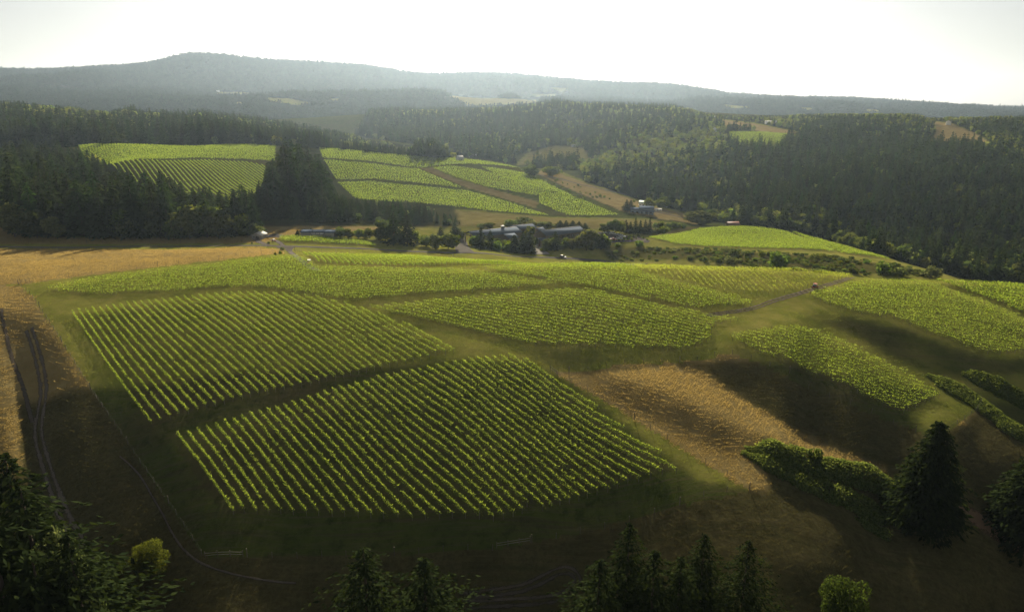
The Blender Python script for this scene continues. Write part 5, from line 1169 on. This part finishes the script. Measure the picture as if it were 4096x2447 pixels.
def bx(x0, x1, y0, y1, z0, z1):
    return hexa([(x0, y0, z0), (x1, y0, z0), (x1, y1, z0), (x0, y1, z0), (x0, y0, z1), (x1, y0, z1), (x1, y1, z1), (x0, y1, z1)])
def slab(a, b, c, d, th):
    """roof panel: corners a b (eave) c d (ridge), thickness upwards"""
    P = np.array([a, b, c, d], float); n = np.cross(P[1]-P[0], P[3]-P[0]); n = n/np.linalg.norm(n); n = n*np.sign(n[2])
    V = np.concatenate([P, P+n*th]); Fq = np.array([(0, 3, 2, 1), (4, 5, 6, 7), (0, 1, 5, 4), (1, 2, 6, 5), (2, 3, 7, 6), (3, 0, 4, 7)])
    return V, Fq
def add(name, parts, mat, parent, **kw):
    return obj(name, mesh_from(name, *join(parts if isinstance(parts, list) else [parts]), [mat]), parent, **kw)
def gable_wall(x0, x1, yc, w, zb, ze, zr):
    y0, y1 = yc-w/2, yc+w/2
    V = [(x, y, z) for x in (x0, x1) for y, z in ((y0, zb), (y1, zb), (y1, ze), (yc, zr), (y0, ze))]
    V = np.array(V, float); Fs = [(0, 4, 3, 2, 1), (5, 6, 7, 8, 9), (0, 1, 6, 5), (1, 2, 7, 6), (4, 0, 5, 9), (2, 3, 8, 7), (3, 4, 9, 8)]
    return V, Fs
def wing(root, x0, x1, yc, w, zb, ze, zr, mw, mr, over=0.7, wall_x=None, seams=True, wins=0, tw=None):
    a, b = wall_x or (x0+over, x1-over)
    V, Fs = gable_wall(a, b, yc, w-2*over, zb, ze+(zr-ze)*over/(w/2)-0.12, zr-0.12)
    wl = obj('wall', mesh_from('wall', V, Fs, [mw]), root)
    for s in (-1, 1):
        rp = add('roof', slab((x0, yc+s*w/2, ze), (x1, yc+s*w/2, ze), (x1, yc, zr), (x0, yc, zr), 0.16), mr, root)
        if seams:
            L = math.hypot(w/2, zr-ze); n = int((x1-x0)/1.2); sm = []
            nz = (w/2)/L; ny = s*(zr-ze)/L
            for k in range(n+1):
                x = x0+0.04+(x1-x0-0.08)*k/n
                sm.append(tube((x, yc+s*w/2+ny*0.18, ze+nz*0.18), (x, yc+ny*0.18, zr+nz*0.18), 0.035, 0.035, 4))
            add('seam', sm, mr, rp)
    add('ridge_cap', [bx(x0, x1, yc-0.18, yc+0.18, zr+0.10, zr+0.2)], M['trim'] if mr is M['roof_slate'] else mr, root)
    for k in range(wins):
        x = a+(b-a)*(k+0.5)/wins; yw = yc-w/2+over; h = min(2.2, (ze-zb)*0.4)
        f = add('window', [bx(x-1.1, x+1.1, yw-0.06, yw+0.05, ze-1.2-h, ze-1.2)], M['trim'], root)
        add('pane', [bx(x-0.97, x-0.05, yw-0.09, yw-0.05, ze-1.07-h, ze-1.33)], M['glass'], f); add('pane', [bx(x+0.05, x+0.97, yw-0.09, yw-0.05, ze-1.07-h, ze-1.33)], M['glass'], f)
    return wl
RZ = math.radians(31)
def base_z(x, y): return float(ground(x, y))
# the winery: long hall with open porch, catslide wing and rear wing
wz = CAMZ-98.5; WR = thing('winery_hall', 'long brown winery hall with slate blue roof and open porch at its left end', 'building', (-14.5, 518, wz), RZ)
wing(WR, -21, 21, 0, 18, -4, 9.0, 12.0, M['wall_brown'], M['roof_slate'], 0.9, (-11, 20.2), wins=0)
add('roof', slab((4.3, -16, 6.7), (13.6, -16, 6.7), (13.6, -9.0, 9.0), (4.3, -9.0, 9.0), 0.16), M['roof_slate'], WR, )
obj('wall', mesh_from('wall', [(5, -15.2, -5), (12.9, -15.2, -5), (12.9, -8, -5), (5, -8, -5), (5, -15.2, 6.7), (12.9, -15.2, 6.7), (12.9, -8, 9.1), (5, -8, 9.1)], [(0, 3, 2, 1), (4, 5, 6, 7), (0, 1, 5, 4), (1, 2, 6, 5), (2, 3, 7, 6), (3, 0, 4, 7)], [M['wall_brown']]), WR)
for x in (-20, -15.5):
    for y in (-7.6, 7.6):
        add('porch_pillar', [bx(x-0.35, x+0.35, y-0.35, y+0.35, -4, 9.2)], M['stone'], WR)
add('tie_beam', [bx(-20.3, -19.8, -8, 8, 8.6, 9.1)], M['trim'], WR)
add('porch_door', [bx(-11.12, -11.0, -3, 3, -1.5, 3.0)], M['glass'], WR)
for k in range(5):
    x = -8.5+k*3.0
    if k < 4: f = add('window', [bx(x-1, x+1, -8.2, -8.08, 4.6, 6.8)], M['trim'], WR); add('pane', [bx(x-0.85, x+0.85, -8.25, -8.2, 4.75, 6.65)], M['glass'], f)
for k in range(3):
    x = 6.9+k*2.1; f = add('window', [bx(x-0.8, x+0.8, -15.32, -15.2, 3.6, 5.6)], M['trim'], WR); add('pane', [bx(x-0.68, x+0.68, -15.37, -15.32, 3.72, 5.48)], M['glass'], f)
v = add('roof_vent', [bx(8.6, 10.4, 0.6, 2.4, 11.2, 13.2)], M['wall_grey'], WR); add('vent_cap', [bx(8.3, 10.7, 0.3, 2.7, 13.22, 13.6)], M['wall_white'], v)
wing(WR, 21.3, 41, 8, 13, -4, 9.3, 11.6, M['wall_brown'], M['roof_slate'], 0.8, wins=4)
wing(WR, 41.3, 48, 3, 8, -4, 7.2, 8.8, M['wall_brown'], M['roof_slate'], 0.6, wins=1)
W2_ = thing('winery_barn', 'right winery building with one long plain slate blue roof behind the row of trees', 'building', (38, 526, wz), math.radians(32))
wing(W2_, -19.5, 18.5, 0, 16, -4, 8.2, 11.2, M['wall_brown'], M['roof_slate'], 0.9, wins=8)
add('roof', slab((-25, -11, 4.9), (-18.9, -11, 4.9), (-18.9, -5, 6.6), (-25, -5, 6.6), 0.14), M['roof_slate'], W2_)
add('wall', [bx(-24.6, -19.2, -10.2, -5.6, -4, 4.95)], M['wall_brown'], W2_)
add('door', [bx(-18.75, -18.62, -2, 2, -0.6, 3.2)], M['trim'], W2_)
# grey barn by the road
bp = at(1028, 957, 340); BR = thing('small_barn', 'small grey barn with pale metal roof at the end of the fir grove', 'barn', tuple(bp), math.radians(88))
wing(BR, -0.5, 9.5, 0, 7.4, -0.6, 2.2, 4.1, M['wall_grey'], M['roof_pale'], 0.4)
add('door', [bx(-0.22, -0.12, -1.4, 0.6, 0, 2.1)], M['trim'], BR); add('window', [bx(-0.22, -0.12, 1.4, 2.3, 1.0, 1.9)], M['glass'], BR)
# long low shed behind the roadside vines
sp_ = at(1270, 951, 400); SR = thing('long_shed', 'long low shed with blue metal roof behind the roadside vines', 'shed', tuple(sp_), math.radians(-3))
wing(SR, -11.5, -4.5, 4, 9, -1, 3.2, 4.7, M['wall_grey'], M['roof_blue'], 0.4); wing(SR, 4.5, 11.5, 4, 9, -1, 3.2, 4.7, M['wall_grey'], M['roof_blue'], 0.4)
wing(SR, -4.4, 4.4, 5, 7, -1, 3.4, 4.5, M['wall_grey'], M['roof_blue'], 0.4)
for k in range(3): add('awning', slab((-4.2+k*2.9, 0.2, 2.3), (-1.8+k*2.9, 0.2, 2.3), (-1.8+k*2.9, 1.6, 2.9), (-4.2+k*2.9, 1.6, 2.9), 0.08), M['wall_white'], SR)
def house(u, v, L, W, he, hr, mw, mr, rz, name, label, cat='house', ymin=500, extra=None, wins=3):
    p = at(u, v, ymin); h = thing(name, label, cat, tuple(p), math.radians(rz))
    wing(h, -L/2, L/2, 0, W, -1.5, he, hr, mw, mr, 0.4, seams=False, wins=wins)
    add('door', [bx(-0.5, 0.5, -W/2+0.28, -W/2+0.4, 0, 2.1)], M['trim'], h)
    if extra: extra(h)
    return h
def ex1(h):
    wing(h, -17, -6.6, 1.5, 9, -1.5, 3.0, 5.4, M['wall_blue'], M['roof_blue'], 0.4, seams=False, wins=2)
    add('roof', slab((-6.5, -8.2, 2.4), (8.5, -8.2, 2.4), (8.5, -4.4, 3.4), (-6.5, -4.4, 3.4), 0.12), M['roof_blue'], h)
    for x in (-6, -2, 2.5, 8): add('porch_post', [bx(x-0.1, x+0.1, -8.1, -7.9, -1, 2.4)], M['wall_white'], h)
    add('chimney', [bx(-7.6, -6.6, 1, 2, 4, 7.8)], M['wall_white'], h)
house(2586, 853, 15, 9.5, 4.2, 7.4, M['wall_blue'], M['roof_blue'], -14, 'farmhouse', 'blue roofed farmhouse with a porch and a lower side wing, right of two dark conifers', extra=ex1)
house(2577, 823, 12, 8, 3, 5.6, M['wall_white'], M['roof_green'], -25, 'farmhouse', 'white house with pale green roof behind the light tree')
house(2655, 827, 9, 8, 4, 6.6, M['wall_white'], M['roof_green'], 60, 'farmhouse', 'tall white house with pale green roof between two trees by the wood')
house(1840, 643, 9, 7, 2.6, 6.4, M['wall_white'], M['roof_pale'], 35, 'farmhouse', 'steep roofed whitish house just beyond the skyline vines')
house(1891, 629, 12, 7, 2.4, 4.4, M['wall_grey'], M['roof_pale'], 10, 'shed', 'low pale roofed shed in the trees beyond the skyline vines', 'shed')
house(1357, 584, 17, 9, 4, 6, M['wall_white'], M['roof_pale'], 5, 'metal_shed', 'pale blue metal shed among the firs beyond the hill crest', 'shed')
house(2303, 586, 15, 9, 2.6, 4, M['wall_grey'], M['roof_pale'], 15, 'metal_shed', 'low shed with glinting roof in the clearing across the valley', 'shed')
house(2830, 478, 13, 10, 3, 6, M['wall_brown'], M['roof_slate'], 20, 'farmhouse', 'brown house on the ridge above the shrubby slope')
house(2852, 475, 10, 8, 3, 5.5, M['wall_white'], M['roof_pale'], -10, 'farmhouse', 'small white house beside the brown house on the ridge')
house(2858, 528, 11, 9, 5, 7.5, M['wall_white'], M['roof_slate'], 75, 'farmhouse', 'tall pale house among trees left of the far clearing')
house(3082, 496, 22, 10, 3, 6, M['wall_white'], M['roof_pale'], -12, 'farmhouse', 'long white house in the trees beyond the dry ridge field')
house(3262, 480, 10, 8, 3.4, 6, M['wall_white'], M['roof_slate'], 10, 'farmhouse', 'tiny white house on the wooded skyline ridge')
house(3793, 499, 8, 9, 5, 7, M['wall_white'], M['roof_pale'], 60, 'farmhouse', 'white house beside the far right dry field')
house(1767, 396, 52, 16, 5, 9, M['wall_white'], M['roof_pale'], 4, 'farm_building', 'long bright farm building in the far valley', 'barn', 2000)
house(868, 368, 26, 12, 5, 8, M['wall_white'], M['roof_pale'], 0, 'farm_building', 'bright farm building on the far left hillside', 'barn', 2000)
house(2930, 906, 11, 7, 2, 4.2, M['wall_brown'], M['roof_rust'], 10, 'shed', 'rust roofed shed peeping over the hump vineyard', 'shed')
# ---------------------------------------------------------------- vehicles
def paint(name, c): 
    t = NT(name); return t.done(t.n('ShaderNodeBsdfPrincipled', {'Base Color': (*c, 1), 'Roughness': 0.28, 'Coat Weight': 0.5}).outputs[0])
for nm, c in (('white', (0.75, 0.75, 0.74)), ('silver', (0.5, 0.5, 0.5)), ('black', (0.012, 0.013, 0.015)), ('red', (0.30, 0.02, 0.02)), ('dark_blue', (0.02, 0.03, 0.06)), ('orange', (0.60, 0.14, 0.04)), ('grey_cloth', (0.30, 0.32, 0.33))): M['p_'+nm] = paint('paint_'+nm, c)
M['tyre'] = plain('tyre_rubber', (0.018, 0.018, 0.018), 0.9); M['rim'] = plain('rim_metal', (0.45, 0.45, 0.45), 0.35, 0.8)
M['lamp_glass'] = plain('lamp_glass', (0.7, 0.68, 0.62), 0.15); M['lamp_red'] = plain('tail_lamp', (0.35, 0.02, 0.02), 0.3)
def loft(prof, hw, top_in=0.0, ztop=None):
    """side profile (x, z) swept across the width with rounded edges"""
    P = np.array(prof, float); n = len(P); ys = [-hw, -hw+0.07, hw-0.07, hw]; sc = [0.965, 1, 1, 0.965]; c = P.mean(0); V = []
    for y, s in zip(ys, sc):
        for x, z in P:
            zz = c[1]+(z-c[1])*s; xx = c[0]+(x-c[0])*s; yy = y*(1-top_in*max(0, (z-P[:, 1].min())/(np.ptp(P[:, 1])+1e-6)))
            V.append((xx, yy, zz))
    Fs = [tuple(range(n)), tuple(range(3*n, 4*n))[::-1]]
    for r in range(3):
        for k in range(n): Fs.append((r*n+k, (r+1)*n+k, (r+1)*n+(k+1) % n, r*n+(k+1) % n))
    return V, Fs
def wheel(parent, x, y, r, w=0.22):
    th = np.arange(14)*2*math.pi/14
    def disc(rr, ww):
        V = [(math.cos(a)*rr, s*ww/2, math.sin(a)*rr) for s in (-1, 1) for a in th]; n = 14
        return V, [tuple(range(n)), tuple(range(n, 2*n))[::-1]]+[(k, n+k, n+(k+1) % n, (k+1) % n) for k in range(n)]
    t = obj('wheel', mesh_from('wheel', *disc(r, w), [M['tyre']]), parent, loc=(x, y, r)); obj('rim', mesh_from('rim', *disc(r*0.62, w+0.03), [M['rim']]), t)
CAR = {
 'sedan': ([(-2.2, .35), (2.2, .33), (2.25, .62), (1.9, .80), (0.95, .92), (-1.35, .98), (-2.2, .92)], [(1.0, .90), (0.25, 1.40), (-0.9, 1.42), (-1.7, .95)], 0.88),
 'suv': ([(-2.3, .42), (2.3, .40), (2.35, .80), (2.0, 1.0), (1.0, 1.08), (-2.3, 1.1)], [(1.05, 1.06), (0.5, 1.70), (-2.1, 1.72), (-2.28, 1.08)], 0.93),
 'van': ([(-2.5, .40), (2.4, .38), (2.45, .8), (2.05, 1.05), (1.2, 1.1), (-2.5, 1.15)], [(1.6, 1.08), (0.9, 1.90), (-2.35, 1.95), (-2.48, 1.1)], 0.96),
 'pickup': ([(-2.8, .50), (2.7, .48), (2.75, .90), (2.4, 1.08), (1.3, 1.14), (-0.7, 1.14), (-0.72, 1.02), (-2.8, 1.02)], [(1.25, 1.12), (0.65, 1.78), (-0.6, 1.80), (-0.75, 1.10)], 0.95),
}
def car(kind, u, v, heading, mat, label, group=None, ymin=300):
    body, cab, hw = CAR[kind]; p = at(u, v, ymin); p[2] += 0.3
    c = thing('parked_'+('pickup' if kind == 'pickup' else 'car'), label, 'pickup' if kind == 'pickup' else 'car', tuple(p), math.pi/2-math.radians(heading), group)
    obj('body', mesh_from('body', *loft(body, hw), [mat]), c)
    cb = obj('cabin', mesh_from('cabin', *loft(cab, hw-0.06, 0.14), [M['glass']]), c)
    x0, x1 = cab[2][0], cab[1][0]; zt = max(z for _, z in cab)
    add('roof', [bx(x0+0.05, x1-0.05, -hw+0.2, hw-0.2, zt-0.01, zt+0.05)], mat, c)
    xm = (x0+x1)/2
    for s in (-1, 1): add('door_pillar', [hexa([(xm-0.08, s*(hw-0.07), 1.0), (xm+0.08, s*(hw-0.07), 1.0), (xm+0.08, s*(hw-0.03), 1.0), (xm-0.08, s*(hw-0.03), 1.0), (xm-0.08, s*(hw-0.24), zt), (xm+0.08, s*(hw-0.24), zt), (xm+0.08, s*(hw-0.18), zt), (xm-0.08, s*(hw-0.18), zt)])], mat, c)
    if kind == 'pickup': add('bed', [bx(-2.7, -0.82, -hw+0.12, hw-0.12, 0.98, 1.03)], M['trim'], c)
    xf = max(x for x, _ in body); xr = min(x for x, _ in body)
    for s in (-1, 1):
        add('headlight', [bx(xf-0.12, xf+0.01, s*(hw-0.28)-0.18, s*(hw-0.28)+0.18, 0.66, 0.82)], M['lamp_glass'], c)
        add('tail_light', [bx(xr-0.02, xr+0.1, s*(hw-0.2)-0.1, s*(hw-0.2)+0.1, 0.72, 0.92)], M['lamp_red'], c)
        for x in (xf-0.95, xr+0.9): wheel(c, x, s*(hw-0.1), 0.36 if kind in ('suv', 'pickup') else 0.32)
    return c
q = lambda x, y: (2400+x/4.95, 750+y/4.95)
PK = 'vehicles in the car park'
for kd, (x, y), mt, lab in [('sedan', (120, 912), 'silver', 'silver car, leftmost in the back row of the car park'), ('suv', (190, 918), 'dark_blue', 'dark car, second in the back row of the car park'), ('van', (255, 934), 'white', 'white van in the middle of the back row of the car park'),
  ('sedan', (308, 944), 'white', 'white car right of the van in the back row of the car park'), ('sedan', (365, 952), 'silver', 'pale silver car near the right end of the back row'), ('pickup', (440, 990), 'white', 'white pickup parked alone at the right end of the car park'),
  ('pickup', (262, 1048), 'red', 'dark red pickup in the front row of the car park'), ('pickup', (326, 1030), 'white', 'white pickup between the red pickup and the pale hatchback'), ('suv', (405, 1030), 'silver', 'pale hatchback at the right of the front row of the car park')]:
    car(kd, *q(x, y), 112, M['p_'+mt], lab, PK)
car('suv', 2253, 1033, 118, M['p_black'], 'black car driving on the paved road below the winery')
car('pickup', 2612, 841, 100, M['p_white'], 'white pickup beside the long white travel trailer')
tp = at(2634, 845, 500); tr = thing('travel_trailer', 'long white travel trailer beside the blue roofed farmhouse', 'trailer', tuple(tp), math.radians(-8))
obj('body', mesh_from('body', *loft([(-3.6, .5), (3.4, .5), (3.7, 1.2), (3.5, 2.6), (3.1, 2.9), (-3.3, 2.9), (-3.7, 2.5)], 1.2), [M['wall_white']]), tr)
for x in (-0.5, 0.4): wheel(tr, x, -1.05, 0.34); wheel(tr, x, 1.05, 0.34)
add('window', [bx(1.2, 2.6, -1.24, -1.19, 1.5, 2.1)], M['glass'], tr); add('door', [bx(-1.4, -0.7, -1.24, -1.19, 0.6, 2.3)], M['wall_grey'], tr); add('tow_bar', [bx(3.6, 4.9, -0.06, 0.06, 0.5, 0.6)], M['trim'], tr)
tp = at(2226, 688, 500); tr = thing('travel_trailer', 'white trailer by the round tree across the valley', 'trailer', tuple(tp), math.radians(20))
obj('body', mesh_from('body', *loft([(-5, .6), (5, .6), (5.2, 1.2), (5.0, 3.0), (4.6, 3.4), (-4.6, 3.4), (-5.1, 2.9)], 1.5), [M['wall_white']]), tr); add('window', [bx(1.2, 3.6, -1.55, -1.49, 1.8, 2.6)], M['glass'], tr)
for x in (-0.6, 0.6): wheel(tr, x, -1.3, 0.4); wheel(tr, x, 1.3, 0.4)
def buggy(u, v, heading, roofm, label, curtain, ymin=250, s=1.0):
    p = at(u, v, ymin); c = thing('buggy', label, 'buggy', tuple(p+np.array([0, 0, 0.12])), math.pi/2-math.radians(heading), None, (s, s, s))
    red = M['p_red']
    obj('body', mesh_from('body', *loft([(-1.45, .45), (1.35, .42), (1.45, .62), (1.3, .86), (0.62, .98), (0.55, .62), (-0.35, .60), (-0.45, .80), (-1.45, .82)], 0.66), [red]), c)
    add('cargo_bed', [bx(-1.5, -0.5, -0.7, 0.7, 0.84, 0.90), bx(-1.5, -1.44, -0.7, 0.7, 0.9, 1.14), bx(-0.56, -0.5, -0.7, 0.7, 0.9, 1.14), bx(-1.44, -0.56, -0.7, -0.64, 0.9, 1.14), bx(-1.44, -0.56, 0.64, 0.7, 0.9, 1.14)], M['p_black'], c)
    add('seat', [bx(-0.35, 0.15, -0.6, 0.6, 0.62, 0.78), bx(-0.42, -0.3, -0.6, 0.6, 0.78, 1.25)], M['p_black'], c)
    for x in (-0.45, 0.62):
        for y in (-0.64, 0.64): add('roof_post', [tube((x+(0.0 if x < 0 else 0.1), y, 0.8), (x*0.8, y, 1.93), 0.03, 0.03, 6)], M['p_black'], c)
    obj('roof', mesh_from('roof', *loft([(-0.75, 1.92), (0.75, 1.92), (0.7, 2.0), (-0.7, 2.02)], 0.74), [roofm]), c)
    if curtain: add('rear_curtain', [bx(-0.62, -0.56, -0.64, 0.64, 0.95, 1.92), bx(-0.56, 0.0, 0.62, 0.66, 0.95, 1.92), bx(-0.56, 0.0, -0.66, -0.62, 0.95, 1.92)], M['p_grey_cloth'], c)
    add('steering_wheel', [tube((0.42, 0.3, 0.98), (0.30, 0.3, 1.14), 0.16, 0.16, 10)], M['trim'], c)
    for s_ in (-1, 1):
        add('headlight', [bx(1.36, 1.47, s_*0.42-0.12, s_*0.42+0.12, 0.66, 0.78)], M['lamp_glass'], c)
        for x in (0.95, -0.98): wheel(c, x, s_*0.62, 0.32, 0.26)
buggy(1237, 1056, 168, M['wall_white'], 'red buggy with white roof on the gravel track between vine blocks', False)
buggy(3260, 1153, 62, M['p_orange'], 'red buggy with orange roof and grey curtain on the dirt track', True)
buggy(1096, 966, 80, M['wall_white'], 'small white roofed cart on the grass by the roadside vines', False, 340, 0.8)
for u, v, h, lab in [(1008, 975, 1.4, 'small dark round shrub by the drive near the barn'), (1076, 975, 1.7, 'small dark round shrub at the road end of the barn drive'), (1128, 1003, 2.4, 'dark little tree at the corner of the gravel junction'), (1123, 1016, 2.0, 'dark shrub clump at the top corner of the long vine block'), (1103, 1020, 1.6, 'low dark shrub left of the clump at the long block corner')]:
    plant('bush1', at(u, v, 260), h, 0.7, lab)
# flower bed and garden between car park and hump
M['lavender'] = leaf_material('lavender_sprays', (0.10, 0.07, 0.16), (0.18, 0.13, 0.28), 0.3, None)
P = lift([2440, 2460, 2480, 2505, 2530], [971, 970, 966, 965, 967], 395)[:, :2]; Q = smooth_line(P, 0.5); i = rng.integers(0, len(Q), 900); x = Q[i]+rng.normal(size=(900, 2))*0.5
C = np.stack([x[:, 0], x[:, 1], ground(x[:, 0], x[:, 1])+0.3+0.35*rng.random(900)], 1); o0 = C.mean(0); lv = thing('lavender_bed', 'purple lavender bed along the edge of the car park', 'flower bed', tuple(o0)); obj('foliage', mesh_from('foliage', *leaf_quads(C-o0, np.full(900, 0.22)), [M['lavender']]), lv)
yard('rock_garden', [(2505, 952), (2545, 947), (2575, 953), (2602, 966), (2590, 973), (2560, 968), (2530, 966)], M['gravel_yard'], 'stony garden bed between the car park and the hump vineyard', 0.25, 2.0, 395, 620)
for k, (x, y, h) in enumerate([(585, 1005, 2.6), (655, 985, 2.4), (758, 980, 2.4), (712, 1015, 1.6), (545, 1025, 2.0), (630, 1040, 2.2), (470, 1040, 2.6), (860, 1020, 1.8), (930, 1045, 1.6), (790, 1085, 2.0), (740, 1080, 1.8), (840, 1090, 1.6), (370, 1062, 1.5), (330, 1060, 1.4), (245, 1075, 1.6)]):
    u, v = q(x, y); plant('bush%d' % (k % 3), at(u, v, 395), h, 0.75, 'garden shrub in the bed between car park and hump vines', 'shrubs of the garden bed')
for k in range(40):
    u = 2150+rng.random()*420; v = 700+ (u-2150)*0.27+rng.random()*60
    if 2150 < u < 2580: plant('bush%d' % (k % 3), at(u, v, 600, 1200), 1.5+1.5*rng.random(), 0.9, 'low shrub dotted over the dry slope below the hill vines', 'shrubs on the dry slope')
